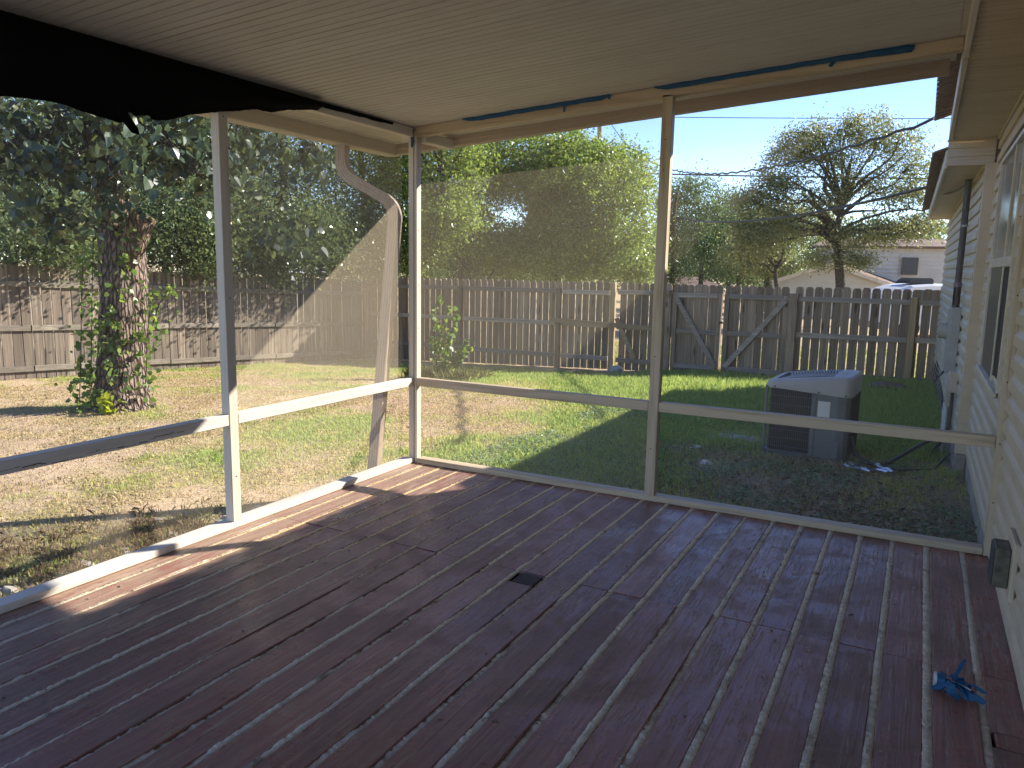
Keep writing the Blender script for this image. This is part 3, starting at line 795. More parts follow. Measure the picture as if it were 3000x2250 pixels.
MB().sweep([e2[-1].lerp(D_, -.0), lowp], pf, (1, .3, 0)).build('pipe', M_['spout'], ds)
M_['redspout'] = trim_paint('red_splashed_metal', (.42, .20, .17), (.5, .42, .36), .9, axis=2)
MB().sweep([lowp, D_], ribprof(.075, .097), (1, .3, 0)).build('pipe_foot', M_['redspout'], ds)['label'] = 'red paint splashed downspout foot'

# ------------------------------------------------------------------ black shade cloth hanging from the left plate
cl_pts = [(-5.2, 1.95), (-4.2, 2.02), (-3.4, 2.12), (-3.0, 2.12), (-2.86, 2.13), (-2.74, 2.145), (-2.61, 2.15), (-2.43, 2.125), (-2.33, 2.115), (-2.29, 2.13), (-2.285, 2.175), (-2.25, 2.16),
          (-2.18, 2.175), (-2.16, 2.155), (-2.07, 2.17), (-1.95, 2.215), (-1.78, 2.26), (-1.6, 2.30), (-1.49, 2.325), (-1.38, 2.33), (-1.26, 2.365), (-1.1, 2.395), (-1.0, 2.412)]
yb = np.arange(-5.2, -.999, .012); zb = np.interp(yb, [p[0] for p in cl_pts], [p[1] for p in cl_pts]); zb = zb + .006*(fbm(yb, yb*0, 14, 3, 3)-.5) + .004*(vnoise(yb*90, yb*0, 5)-.5)
nk = 14; V = []
for k in range(nk+1):
    t = k/nk; z = 2.466*(1-t)+zb*t
    V.append(np.stack([.006+.05*math.sin(math.pi*min(1, t*1.1))*(.5+vnoise(yb*2.1, yb*0+k*.15, 8)) + .012*t*vnoise(yb*6, yb*0+k*.3, 2), yb, z], -1))
V = np.stack(V, 1); n = len(yb); V = V.reshape(-1, 3); a = np.arange(n-1)[:, None]*(nk+1)+np.arange(nk)[None]
F = np.stack([a, a+1, a+nk+2, a+nk+1], -1).reshape(-1, 4)
cloth = array_obj('shade_cloth', V, F, M_['black'], smooth=True)
sm = cloth.modifiers.new('thick', 'SOLIDIFY'); sm.thickness = .0015
tag(cloth, 'torn black fabric hanging from the left top plate over the screen', 'shade cloth')
# dangling torn corner and the folded remnant toward the corner
m = MB(); m.add([(.045, -2.40, 2.20), (.05, -2.335, 2.185), (.055, -2.27, 2.10), (.055, -2.262, 2.070), (.05, -2.30, 2.075), (.045, -2.37, 2.15),
                 (.047, -2.40, 2.20), (.052, -2.335, 2.185), (.057, -2.27, 2.10), (.057, -2.262, 2.070), (.052, -2.30, 2.075), (.047, -2.37, 2.15)],
                [(0,1,2,3,4,5), (11,10,9,8,7,6)]+[(k, (k+1) % 6, 6+(k+1) % 6, 6+k) for k in range(6)])
place(m.build('torn_flap', M_['black']), cloth)
yb = np.arange(-1.02, -.24, .01); n = len(yb)
zl = 2.432+.014*(fbm(yb, yb*0, 9, 31, 3)-.5)+np.clip((yb+1.02)*.02, 0, .02); V = np.stack([np.stack([yb*0+.004, yb, yb*0+2.466], -1), np.stack([yb*0+.012, yb, (zl+2.466)/2], -1), np.stack([yb*0+.004, yb, zl], -1)], 1).reshape(-1, 3)
a = np.arange(n-1)[:, None]*3+np.arange(2)[None]; F = np.stack([a, a+1, a+4, a+3], -1).reshape(-1, 4)
o = array_obj('fabric_remnant', V, F, M_['black'], parent=cloth)

# ------------------------------------------------------------------ blue painter's tape
def tape(name, pts, w, label, up_='z', seed=1, off=.004):
    """strip of tape along points on the plate face; ragged edges, slight waves"""
    r = random.Random(seed); V = []; F = []; P = [Vector(p) for p in pts]; seg = []
    for a, b in zip(P[:-1], P[1:]):
        k = max(2, int((b-a).length/.02)); seg += [a.lerp(b, i/k) for i in range(k)]
    seg.append(P[-1]); n = len(seg)
    for i, p in enumerate(seg):
        d = (seg[min(i+1, n-1)]-seg[max(i-1, 0)]).normalized(); s = Vector((0, -1, 0)).cross(d) if up_ == 'z' else Vector((0, 0, 1)).cross(d)
        s.normalize(); ww = w*(.25+.75*min(1, i/3+.1, (n-1-i)/3+.2))*(1+r.uniform(-.05, .05))
        bow = Vector((0, -1, 0))*(off + .006*math.sin(i*.37+seed)**2)
        V += [p+s*ww*.5+bow*.6, p+bow*1.6, p-s*ww*.5+bow]
    for i in range(n-1): F += [(3*i, 3*i+1, 3*i+4, 3*i+3), (3*i+1, 3*i+2, 3*i+5, 3*i+4)]
    m = MB(); m.add(V, F); o = m.build(name, M_['tape']); so = o.modifiers.new('t', 'SOLIDIFY'); so.thickness = .0006
    return o
def on_plate(px, py, Y=-.004): return ony(px, py, Y)
t1 = tape('painters_tape', [on_plate(1355, 348), on_plate(1420, 341), on_plate(1500, 327), on_plate(1600, 310), on_plate(1700, 293), on_plate(1785, 280)], .044,
          'blue painters tape strip on the rear plate, nearer the corner post', seed=1)
tag(t1, None, 'tape', 'blue tape strips stuck along the rear plate')
m = MB(); a = on_plate(1654, 304, -.012); m.add([a+Vector((-.007, 0, 0)), a+Vector((.008, 0, 0)), a+Vector((.006, -.003, -.052)), a+Vector((-.008, -.003, -.049))], [(0, 1, 2, 3)])
place(m.build('loose_end', M_['tape']), t1)
m = MB(); b = on_plate(1784, 284, -.012); m.add([b+Vector((-.012, 0, .022)), b+Vector((.012, 0, .012)), b+Vector((.010, -.004, -.016)), b+Vector((-.004, -.004, -.012))], [(0, 1, 2, 3)])
place(m.build('loose_end', M_['tape']), t1)
t1['label'] = 'blue painters tape strip on the rear plate, nearer the corner post'
t2 = tape('painters_tape', [on_plate(1918, 255), on_plate(2000, 245), on_plate(2150, 218), on_plate(2300, 193), on_plate(2400, 176), on_plate(2520, 160), on_plate(2680, 139)], .046,
          '', seed=2)
tag(t2, 'long wide blue painters tape strip on the rear plate toward the house', 'tape', 'blue tape strips stuck along the rear plate')
m = MB(); a = on_plate(2445, 178, -.012); m.add([a+Vector((-.010, 0, .008)), a+Vector((.020, 0, .010)), a+Vector((-.012, -.006, -.034)), a+Vector((-.030, -.006, -.026))], [(0, 1, 2, 3)])
place(m.build('loose_end', M_['tape']), t2)
m = MB(); m.add([on_plate(2400, 170, -.009), on_plate(2680, 130, -.009), on_plate(2672, 152, -.009), on_plate(2620, 160, -.009), on_plate(2520, 170, -.009), on_plate(2405, 186, -.009)], [(0, 1, 2, 3, 4, 5)])
place(m.build('second_layer', M_['tape']), t2)
m = MB(); P0 = [ony(px, py, -.006) for px, py in [(1204, 380), (1211, 381), (1210, 396), (1213, 412), (1210, 430), (1206, 433), (1203, 428), (1204, 408), (1200, 392)]]
m.add(P0, [tuple(range(9))]); m.add([ony(1208, 384, -.006), ony(1215, 376, -.008), ony(1217, 380, -.008), ony(1210, 390, -.006)], [(0, 1, 2, 3)])
o = m.build('painters_tape', M_['tape']); tag(o, 'short twisted blue tape scrap dangling at the top of the corner post', 'tape')
so = o.modifiers.new('t', 'SOLIDIFY'); so.thickness = .001

# crumpled tape on the deck
ball = empty('crumpled_tape', (3.56, -1.66, .003)); tag(ball, 'crumpled wad of blue painters tape lying on the deck boards', 'tape wad')
r4 = random.Random(3)
def ribbon(cx, cy, cz, pts, w, mat, name):
    m = MB(); V = []; n = len(pts)
    for i, (x, y, z, tx) in enumerate(pts):
        V += [(cx+x-math.sin(tx)*w*.5, cy+y+math.cos(tx)*w*.35, cz+z+w*.35*math.sin(tx*2+i*.5)), (cx+x+math.sin(tx)*w*.5, cy+y-math.cos(tx)*w*.35, cz+z-w*.25*math.sin(tx*2+i*.5))]
    m.add([(a, b, max(.004, c)) for a, b, c in V], [(2*i, 2*i+1, 2*i+3, 2*i+2) for i in range(n-1)])
    o = m.build(name, M_[mat], ball); so = o.modifiers.new('t', 'SOLIDIFY'); so.thickness = .0012
    sb = o.modifiers.new('s', 'SUBSURF'); sb.levels = sb.render_levels = 2; return o
bx, by = 3.545, -1.665
# loop on the left with pale torn rim
m = MB(); V = []; n = 14
for i in range(n):
    a = 2*math.pi*i/n
    for w, rr in ((0, .028), (.034, .034)): V.append((bx-.052+w*.9, by+math.cos(a)*rr*.9+.012, .034+math.sin(a)*rr*.85))
m.add([(x, y, max(.003, z)) for x, y, z in V], [(2*i, 2*i+1, (2*i+3) % (2*n), (2*i+2) % (2*n)) for i in range(n)])
o = m.build('tape_loop', M_['tape'], ball); so = o.modifiers.new('t', 'SOLIDIFY'); so.thickness = .002; sb = o.modifiers.new('s', 'SUBSURF'); sb.render_levels = 1
m = MB(); V = []
for i in range(n):
    a = 2*math.pi*i/n
    for w, rr in ((-.007, .026+.005*r4.random()), (.003, .029)): V.append((bx-.052+w, by+math.cos(a)*rr*.95+.012, max(.003, .034+math.sin(a)*rr*.9)))
m.add(V, [(2*i, 2*i+1, (2*i+3) % (2*n), (2*i+2) % (2*n)) for i in range(n)])
o = m.build('torn_rim', M_['tapelight'], ball); so = o.modifiers.new('t', 'SOLIDIFY'); so.thickness = .0015
for k in range(18):
    a = r4.uniform(0, 6.28); L = r4.uniform(.035, .075); px, py, pz = bx+r4.uniform(-.03, .03), by+r4.uniform(-.025, .02), r4.uniform(.015, .055)
    pts = [(math.cos(a)*L*t+.012*math.sin(t*5+k), math.sin(a)*L*t*.8, pz*math.sin(1+t*2.2)+.006, a+t*1.6+k) for t in (0, .2, .4, .6, .8, 1)]
    ribbon(px, py, 0, pts, r4.uniform(.022, .034), 'tape', 'tape_fold')
ribbon(bx, by, 0, [(0, .01, .04, .4), (.012, .03, .06, .5), (.028, .055, .085, .6), (.04, .08, .105, .7)], .018, 'tape', 'tape_fold')
ribbon(bx, by, 0, [(.02, .01, .045, 1.2), (.05, .012, .05, 1.3), (.08, 0, .042, 1.4), (.105, -.008, .03, 1.5)], .020, 'tape', 'tape_fold')
ribbon(bx, by, 0, [(.02, -.02, .03, 1.2), (.05, -.03, .035, 1.5), (.08, -.045, .028, 1.6), (.10, -.055, .012, 1.7)], .026, 'tape', 'tape_fold')
ribbon(bx, by, 0, [(-.01, -.005, .045, .9), (.01, -.015, .052, 1.3), (.035, -.022, .047, 1.2), (.06, -.03, .04, 1.5)], .007, 'tapelight', 'tape_edge')

# ------------------------------------------------------------------ house
WX, FX, JY = 3.78, 3.70, 2.80
house = empty('house', (4.6, 3, -.2)); tag(house, 'cream vinyl sided house beside the porch with a double hung window and soffit', 'house')
def hbox(name, x0, x1, y0, y1, z0, z1, mat, parent=None, bev=.002):
    return MB().box(x0, x1, y0, y1, z0, z1).build(name, M_[mat], parent if parent is not None else house, bevel=bev)
wall = hbox('wall', WX+.012, WX+.16, -5.3, JY, -.03, 2.75, 'dark', bev=0)
wall2 = hbox('wall', FX+.012, WX+.16, JY+.002, 9.72, .0, 2.42, 'dark', bev=0)
def course(x, y0, y1, z, h, mat, parent):
    pr = [(x+.013, z+.006), (x-.008, z+.001), (x-.0165, z+.003), (x-.019, z+.009), (x-.017, z+h*.52), (x-.012, z+h*.60), (x-.002, z+h*.72), (x+.002, z+h+.004), (x+.013, z+h+.006)]
    m = MB(); m.prism(pr, 'y', y0, y1); return m.build('siding_board', mat, parent)
# window opening in the near wall
WY0, WY1, WZ0, WZ1 = .50, 2.06, .83, 2.30
k = 0; z = .005; H_ = .1135
while z < 2.60:
    h = min(H_, 2.62-z)
    segs = [(-5.3, JY-.05)]
    if z+h > WZ0-.03 and z < WZ1+.02:
        segs = [(-5.3, WY0-.03), (WY1+.03, JY-.05)]
    for a, b_ in segs: course(WX, a, b_, z, h, M_['siding'] if b_ < 0 else M_['siding'], wall)
    z += h
z = .10
while z < 2.40:
    h = min(H_, 2.41-z); course(FX, JY+.056, 9.72, z, h, M_['sidingfar'], wall2); z += h
TURN = R(.81)
def turn(o):
    pv = Vector((FX, JY, 0)); Rm = Matrix.Rotation(TURN, 3, 'Z'); o.rotation_euler.z += TURN; o.location = pv + Rm @ (o.location - pv); return o
turn(wall2)
# jog trim (corner post of the farther wall), its flange
hbox('corner_trim', FX-.012, WX-.006, JY-.05, JY+.055, -.015, 2.40, 'siding', bev=.003)
hbox('corner_trim_flange', WX-.014, WX+.010, JY-.075, JY-.052, -.02, 2.40, 'siding')
# foundation
hbox('foundation', WX-.0, WX+.16, .12, JY, -.5, .0, 'concrete', bev=.004)
turn(hbox('foundation', FX+.0, WX+.16, JY+.002, 9.72, -.9, .095, 'concrete', bev=.004))
hbox('foundation_pier', FX+.005, WX-.004, JY-.05, JY-.001, -.5, -.02, 'concrete', bev=.004)
# upper soffit + fascia + roof edge
ZS, EX = 2.60, 3.41
yy = -5.3; i = 0
def soffit_panel(x0, x1, y0, y1, z, par):
    n = 4; w = (y1-y0)/n; pr = [(y0+.001, z+.006)]
    for q in range(n): a = y0+w*q; pr += [(a+.006, z), (a+w-.006, z)] + ([(a+w, z+.011)] if q < n-1 else [])
    pr += [(y1-.001, z+.006), (y1-.001, z+.014), (y0+.001, z+.014)]
    return MB().prism(pr, 'x', x0, x1).build('soffit_panel', M_['soffit'], par)
while yy < JY-.02:
    e = min(yy+.305, JY-.003); soffit_panel(EX+.022, WX-.02, yy, e, ZS, house); yy = e
hbox('soffit_trim', WX-.030, WX-.0125, -5.3, JY-.052, ZS-.022, ZS-.002, 'soffit', bev=.003)
hbox('fascia_board', EX-.004, EX+.020, -5.3, .0, ZS-.012, 2.76, 'trimy')
hbox('fascia_board', EX-.004, EX+.020, .07, JY, ZS-.012, 2.76, 'trimy')
hbox('flashing_strip', 3.380, 3.405, -5.3, -.002, 2.70, 2.709, 'ceil', bev=0)
# closing piece where the soffit steps down
cz = [2.40, 2.462, 2.53, 2.598]
for a, b_ in zip(cz[:-1], cz[1:]):
    m = MB(); m.add([(EX-.002, JY-.018, a), (WX-.031, JY-.018, a), (WX-.031, JY-.004, b_), (EX-.002, JY-.004, b_), (EX-.002, JY+.02, a), (WX-.031, JY+.02, a), (WX-.031, JY+.02, b_), (EX-.002, JY+.02, b_)],
                    [(0,1,2,3), (7,6,5,4), (0,4,5,1), (2,6,7,3), (0,3,7,4), (1,5,6,2)]); m.build('siding_board', M_['soffit'], house)
hbox('step_trim', EX-.012, WX-.031, JY-.034, JY-.02, ZS-.02, ZS-.002, 'soffit'); hbox('step_trim', EX-.012, FX-.016, JY-.036, JY-.02, 2.388, 2.404, 'soffit')
# lower soffit
LX = 3.40; yy = JY+.022
while yy < 9.7:
    e = min(yy+.305, 9.76); turn(soffit_panel(LX+.018, FX+.01, yy, e, 2.395, house)); yy = e
turn(hbox('fascia_board', LX-.004, LX+.016, JY+.022, 9.76, 2.38, 2.52, 'trimy'))
turn(hbox('soffit_trim', FX-.026, FX-.013, JY+.057, 9.72, 2.372, 2.393, 'soffit'))
turn(hbox('frieze', LX+.02, FX+.1, 9.761, 9.78, 2.38, 2.52, 'trimy'))
# roofs: corrugated edge courses
def roof(name, y0, y1, ex, ez, run, slope, mat):
    m = MB(); n = int((y1-y0)/.075); 
    for i in range(n):
        a = y0+(y1-y0)*i/n; b_ = y0+(y1-y0)*(i+1)/n; d = .012 if i % 2 else 0
        m.add([(ex-d, a, ez), (ex-d, b_, ez), (ex+run, b_, ez+run*slope), (ex+run, a, ez+run*slope), (ex-d, a, ez+.014), (ex-d, b_, ez+.014), (ex+run, b_, ez+run*slope+.014), (ex+run, a, ez+run*slope+.014)],
              [(0,1,2,3), (7,6,5,4), (0,4,5,1), (2,6,7,3), (0,3,7,4), (1,5,6,2)])
    return m.build(name, M_[mat], house)
roof('roof', -5.4, JY+.10, 3.30, 2.775, 5.2, .33, 'shingle')
turn(roof('roof', JY+.12, 9.80, 3.31, 2.515, 5.4, .36, 'shingle'))
m = MB(); m.add([(FX+.1, 9.735, -.9), (11, 9.735, -.9), (11, 9.735, 2.5), (7.6, 9.735, 4.0), (FX+.1, 9.735, 2.5)], [(0,1,2,3,4)])
m.add([(11, -5.3, -.9), (11, 9.73, -.9), (11, 9.73, 2.6), (11, -5.3, 2.6)], [(0,1,2,3)])
m.add([(8.5, -5.4, 4.49), (11.4, -5.4, 3.4), (11.4, 9.8, 3.4), (8.67, 9.8, 4.46)], [(0,1,2,3)]); m.build('far_wall', M_['siding'], house)
# window
win = hbox('window', WX-.004, WX+.02, WY0-.028, WY1+.028, WZ0-.03, WZ1+.03, 'winframe')
def wb(name, y0, y1, z0, z1, x0=-.030, x1=.006, mat='winframe', bev=.003): return hbox(name, WX+x0, WX+x1, y0, y1, z0, z1, mat, win, bev)
wb('frame', WY0-.03, WY0, WZ0-.03, WZ1+.03); wb('frame', WY1, WY1+.03, WZ0-.03, WZ1+.03); wb('frame', WY0, WY1, WZ1, WZ1+.03)
wb('sill', WY0-.03, WY1+.03, WZ0-.035, WZ0, -.045)
wb('sash', 1.030, 1.058, WZ0+.002, WZ1-.002, -.024, .004); wb('sash', WY0+.001, WY1-.001, 1.555, 1.615, -.026, .0045)
wb('pane', WY0+.002, 1.029, 1.617, WZ1-.002, -.012, -.006, 'glass', 0); wb('pane', 1.060, WY1-.002, 1.617, WZ1-.002, -.012, -.006, 'glass', 0)
wb('pane', 1.060, WY1-.002, WZ0+.003, 1.553, -.014, -.008, 'glassdark', 0)
wb('pane', WY0+.06, 1.0, WZ0+.04, 1.553, -.008, -.0045, 'dark', 0); wb('sash', WY0+.001, WY0+.058, WZ0+.002, 1.553, -.018, .004); wb('sash', 1.002, 1.028, WZ0+.04, 1.55, -.016, .003, 'wire')

# outlet box on the inner wall by the right post
ob = empty('outlet_box', (3.76, -.95, .2)); tag(ob, 'weathered grey metal outlet box low on the siding beside the deck', 'outlet box')
MB().box(3.748, 3.768, -1.10, -.855, .165, .42).build('back_plate', M_['siding'], ob, bevel=.004)
MB().box(3.69, 3.747, -1.045, -.90, .205, .375).build('box', plain('weathered_box_metal', (.12, .105, .075), .6, .0, .5, 16, .5), ob, bevel=.004)
MB().box(3.684, 3.690, -1.04, -.905, .21, .37).build('cover', M_['pipe'], ob, bevel=.002)

# electric meter, conduit, boxes on the farther wall
em = empty('electric_meter', (3.6, 3.9, .5)); tag(em, 'tall grey electric meter box with a round glass meter on the siding', 'electric meter')
MB().box(3.558, 3.650, 3.76, 4.12, .56, 1.19).build('meter_cabinet', M_['greymetal'], em, bevel=.006)
MB().box(3.551, 3.558, 3.775, 4.105, .58, 1.17).build('cabinet_door', M_['greymetal'], em, bevel=.003)
m = MB(); m.tube([(3.55, 3.94, .955), (3.475, 3.94, .955)], [.078, .074], 20); m.build('glass_meter', glass_mat('meter_glass', (.42, .42, .36), .15), em, bevel=.003)
m = MB(); m.tube([(3.552, 3.94, .955), (3.535, 3.94, .955)], .088, 20); m.build('meter_ring', M_['greymetal'], em)
MB().tube([(3.60, 3.90, 1.41), (3.60, 3.90, 2.39)], .030, 14).build('conduit', M_['pipe'], em, smooth=False)
m = MB(); m.tube([(3.60, 3.90, 1.192), (3.60, 3.90, 1.40)], .034, 14); m.build('conduit_coupling', plain('black_conduit_sleeve', (.02, .02, .025), .4), em)
MB().tube([(3.60, 3.90, 1.385), (3.60, 3.90, 1.425)], .038, 14).build('conduit_ring', plain('purple_primer_ring', (.16, .12, .17), .5), em)
m = MB(); m.box(3.563, 3.5655, 3.845, 3.90, 1.21, 1.375); m.build('sticker', M_['plate'], em)
m = MB(); m.box(3.5610, 3.5625, 3.855, 3.885, 1.27, 1.30); m.build('green_mark', plain('green_print', (.08, .3, .05), .5), em)
MB().tube([(3.605, 3.9, 1.95), (3.605, 3.9, 1.97)], .034, 14).build('strap', M_['greymetal'], em)
jb = empty('junction_box', (3.63, 3.45, .35)); tag(jb, 'small tan disconnect box below the meter with a grey whip', 'junction box')
MB().box(3.59, 3.652, 3.32, 3.50, .43, .61).build('box', M_['soffit'], jb, bevel=.005); MB().box(3.583, 3.655, 3.315, 3.505, .585, .615).build('lid', M_['soffit'], jb, bevel=.003)
MB().tube([(3.625, 3.40, .43), (3.625, 3.40, .1), (3.60, 3.42, -.02), (3.54, 3.46, -.12), (3.50, 3.48, -.22)], .016, 10).build('flex_conduit', M_['pipe'], jb, smooth=True)
tb = empty('telephone_box', (3.6, 3.75, .3)); tag(tb, 'narrow tan utility box with thin cables hanging under the meter cabinet', 'utility box')
MB().box(3.585, 3.645, 3.60, 3.70, .25, .50).build('box', M_['soffit'], tb, bevel=.006)
for q, (yy, x) in enumerate([(3.62, 3.60), (3.66, 3.61), (3.78, 3.60), (3.84, 3.59)]):
    MB().tube([(x, yy, .26), (x, yy+.01, .0), (x-.005, yy, -.26)], .012, 8).build('white_pipe', M_['pvc'], tb, smooth=True)
for q in range(5):
    MB().tube([(3.59, 4.0+q*.06, .56), (3.55-q*.012, 4.1+q*.09, .50-q*.03), (3.50-q*.008, 4.3+q*.1, .62-.04*q), (3.58, 4.2+q*.02, .3-q*.03), (3.6, 3.9, .1)], .004, 5).build('cable', M_['wire'], tb, smooth=True)
# ------------------------------------------------------------------ condenser
GA = gzf(2.5, 3.1)
ac = empty('air_conditioner', (2.49, 3.10, GA), R(-3)); tag(ac, 'grey outdoor air conditioner condenser with a slanted light lid behind the rail', 'air conditioner')
def rrect(w, d, r, n=5):
    P = []
    for cx_, cy_, a0 in ((w-r, d-r, 0), (-w+r, d-r, 90), (-w+r, -d+r, 180), (w-r, -d+r, 270)):
        for k in range(n+1): a = R(a0+90*k/n); P.append((cx_+r*math.cos(a), cy_+r*math.sin(a)))
    return P
def acb(mb, name, mat, bev=0, smooth=False, par=None):
    o = mb.build(name, M_[mat], None, bevel=bev, smooth=smooth); o.parent = par or ac; return o
HW, HD = .372, .36
zt = lambda x: .64+.055*x/HW     # lower edge of the lid falls to the right slightly less than the top rises
acb(MB().prism(rrect(HW-.03, HD-.03, .06), 'z', .02, .63), 'coil', 'coil')
acb(MB().box(-HW-.02, HW+.02, -HD-.02, HD+.02, -.06, .022), 'pad', 'concrete', .006)
acb(MB().prism(rrect(HW, HD, .07), 'z', .022, .055), 'base_pan', 'acgrey', .003)
# wire guard on the front left and on the right flank
g = MB()
for i in range(23): x = -HW+.02+i*.0185; g.tube([(x, -HD, .05), (x, -HD, .655-.05*(x+HW))], .0016, 4, False)
for z in (.10, .18, .26, .34, .42, .50, .58): g.tube([(-HW+.01, -HD-.002, z), (.045, -HD-.002, z)], .0022, 4, False)
acb(g, 'wire_guard', 'acgrey')
g = MB()
for i in range(34): y = -HD+.03+i*.02; g.tube([(HW, y, .05), (HW, y, .60)], .0016, 4, False)
for z in (.10, .18, .26, .34, .42, .50, .58): g.tube([(HW+.002, -HD+.02, z), (HW+.002, HD-.02, z)], .0022, 4, False)
acb(g, 'wire_guard', 'coil')
acb(MB().box(-HW-.004, -HW+.018, -HD-.006, -HD+.02, .03, .665), 'corner_strip', 'acgrey', .003)
pn = [(.045, -HD-.006), (.27, -HD-.006), (.335, -HD+.008), (.365, -HD+.045), (.375, -HD+.09), (.365, -HD+.09), (.34, -HD+.03), (.045, -HD+.02)]
cpn = acb(MB().prism(pn, 'z', .03, .625), 'control_panel', 'acgrey', .002)
acb(MB().box(.045, .083, -HD-.012, -HD-.0065, .03, .625), 'panel_edge', 'acgrey', .002)
acb(MB().box(.10, .205, -HD-.0085, -HD-.0065, .42, .565), 'rating_label', 'plate')
acb(MB().box(.21, .30, -HD-.010, -HD-.0065, .04, .20), 'service_cover', 'acgrey', .003)
for (x, z) in ((.06, .60), (.06, .45), (.06, .33), (.06, .12)): acb(MB().tube([(x, -HD-.013, z), (x, -HD-.016, z)], .006, 8), 'screw', 'wire')
# lid: skirt with slanted top
def lidloop(w, d, r, zf): return [(x, y, zf(x, y)) for x, y in rrect(w, d, r, 6)]
top = lambda x, y: .755+.115*x + .02*(1-(x/HW)**2)
L0 = lidloop(HW+.012, HD+.012, .08, lambda x, y: .655-.055*(x+HW)); L1 = lidloop(HW+.012, HD+.012, .08, lambda x, y: top(x, y)-.035)
L2 = lidloop(HW-.002, HD-.002, .075, lambda x, y: top(x, y)-.006); L3 = lidloop(HW-.03, HD-.03, .065, top); L4 = lidloop(HW-.07, HD-.06, .06, top); L5 = lidloop(HW-.075, HD-.065, .06, lambda x, y: top(x, y)-.06)
m = MB(); n = len(L0); m.add(L0+L1+L2+L3+L4+L5, [(j*n+k, j*n+(k+1) % n, (j+1)*n+(k+1) % n, (j+1)*n+k) for j in range(5) for k in range(n)])
lid = acb(m, 'lid', 'actop'); nn = len(lid.data.polygons); lid.data.polygons.foreach_set('use_smooth', [(i // n) in (0, 1, 2) for i in range(nn)])
m = MB(); m.add([(x, y, z+.001) for x, y, z in L5], [tuple(range(n))]); acb(m, 'fan_well', 'wire')
m = MB()
for i in range(20):
    x = -HW+.09+i*.0265; x0 = x
    pts = [(x0+.06*(1-(y/.29)**2), y, top(x0, y)-.004) for y in np.linspace(-.285, .285, 9)]
    if x < .20: m.sweep(pts, [(-.0048, -.005), (.0048, -.005), (.0048, .005), (-.0048, .005)], (1, 0, 0))
acb(m, 'fan_grille', 'actop')
m = MB(); m.add([(.20, -.29, top(.2, 0)+.001), (.30, -.29, top(.3, 0)+.001), (.30, .29, top(.3, 0)+.001), (.20, .29, top(.2, 0)+.001), (.20, -.29, top(.2, 0)-.02), (.30, -.29, top(.3, 0)-.02), (.30, .29, top(.3, 0)-.02), (.20, .29, top(.2, 0)-.02)],
                [(0,1,2,3), (7,6,5,4), (0,4,5,1), (1,5,6,2), (2,6,7,3), (3,7,4,0)]); acb(m, 'lid_plate', 'actop', .003)
acb(MB().box(.235, .275, -.07, .03, top(.25, 0), top(.25, 0)+.010), 'badge', 'soffit', .003)
for x in (-.29, .10, .33): acb(MB().tube([(x, -HD-.010, .63-.055*(x+HW)+.04), (x, -HD-.016, .63-.055*(x+HW)+.04)], .008, 8), 'screw', 'wire')
# lines running to the house
rl = empty('refrigerant_line', (3.1, 3.1, GA)); tag(rl, 'black insulated line curving from the condenser to the house', 'pipe')
gg = lambda x, y, h: (x, y, gzf(x, y)+h)
MB().tube([(2.86, 2.86, GA+.24), (2.90, 2.80, GA+.14), gg(2.97, 2.74, .05), gg(3.08, 2.72, .03), gg(3.20, 2.80, .05), gg(3.35, 2.98, .14), gg(3.48, 3.2, .20), (3.62, 3.35, .02)], .017, 8).build('insulated_pipe', M_['pipe'], rl, smooth=True)
MB().tube([(2.87, 2.9, GA+.12), gg(2.95, 2.82, .035), gg(3.1, 2.70, .03), gg(3.30, 2.62, .03), gg(3.55, 2.75, .05), (3.66, 2.9, -.05)], .009, 7).build('copper_pipe', M_['pipe'], rl, smooth=True)
MB().tube([gg(2.9, 2.70, .10), gg(2.96, 2.66, .10), gg(3.03, 2.60, .085), gg(3.06, 2.59, .08)], .006, 5).build('cable_tail', M_['wire'], rl)
fo = empty('metal_scrap', (3.1, 2.6, GA)); tag(fo, 'crumpled shiny metal strips lying in the grass beside the condenser', 'scrap metal')
for (a, b) in (((2.88, 2.66), (3.02, 2.50)), ((2.96, 2.86), (3.22, 2.52)), ((2.84, 2.52), (3.20, 2.42))):
    m = MB(); a3 = Vector(gg(*a, .03)); b3 = Vector(gg(*b, .03)); pts = [a3.lerp(b3, t)+Vector((r4.uniform(-.012, .012), r4.uniform(-.012, .012), r4.uniform(0, .025))) for t in np.linspace(0, 1, 8)]
    m.sweep(pts, [(-.016, 0), (.016, .002), (.016, .004), (-.016, .002)], (0, 1, .3)); m.build('strip', M_['silver'], fo)

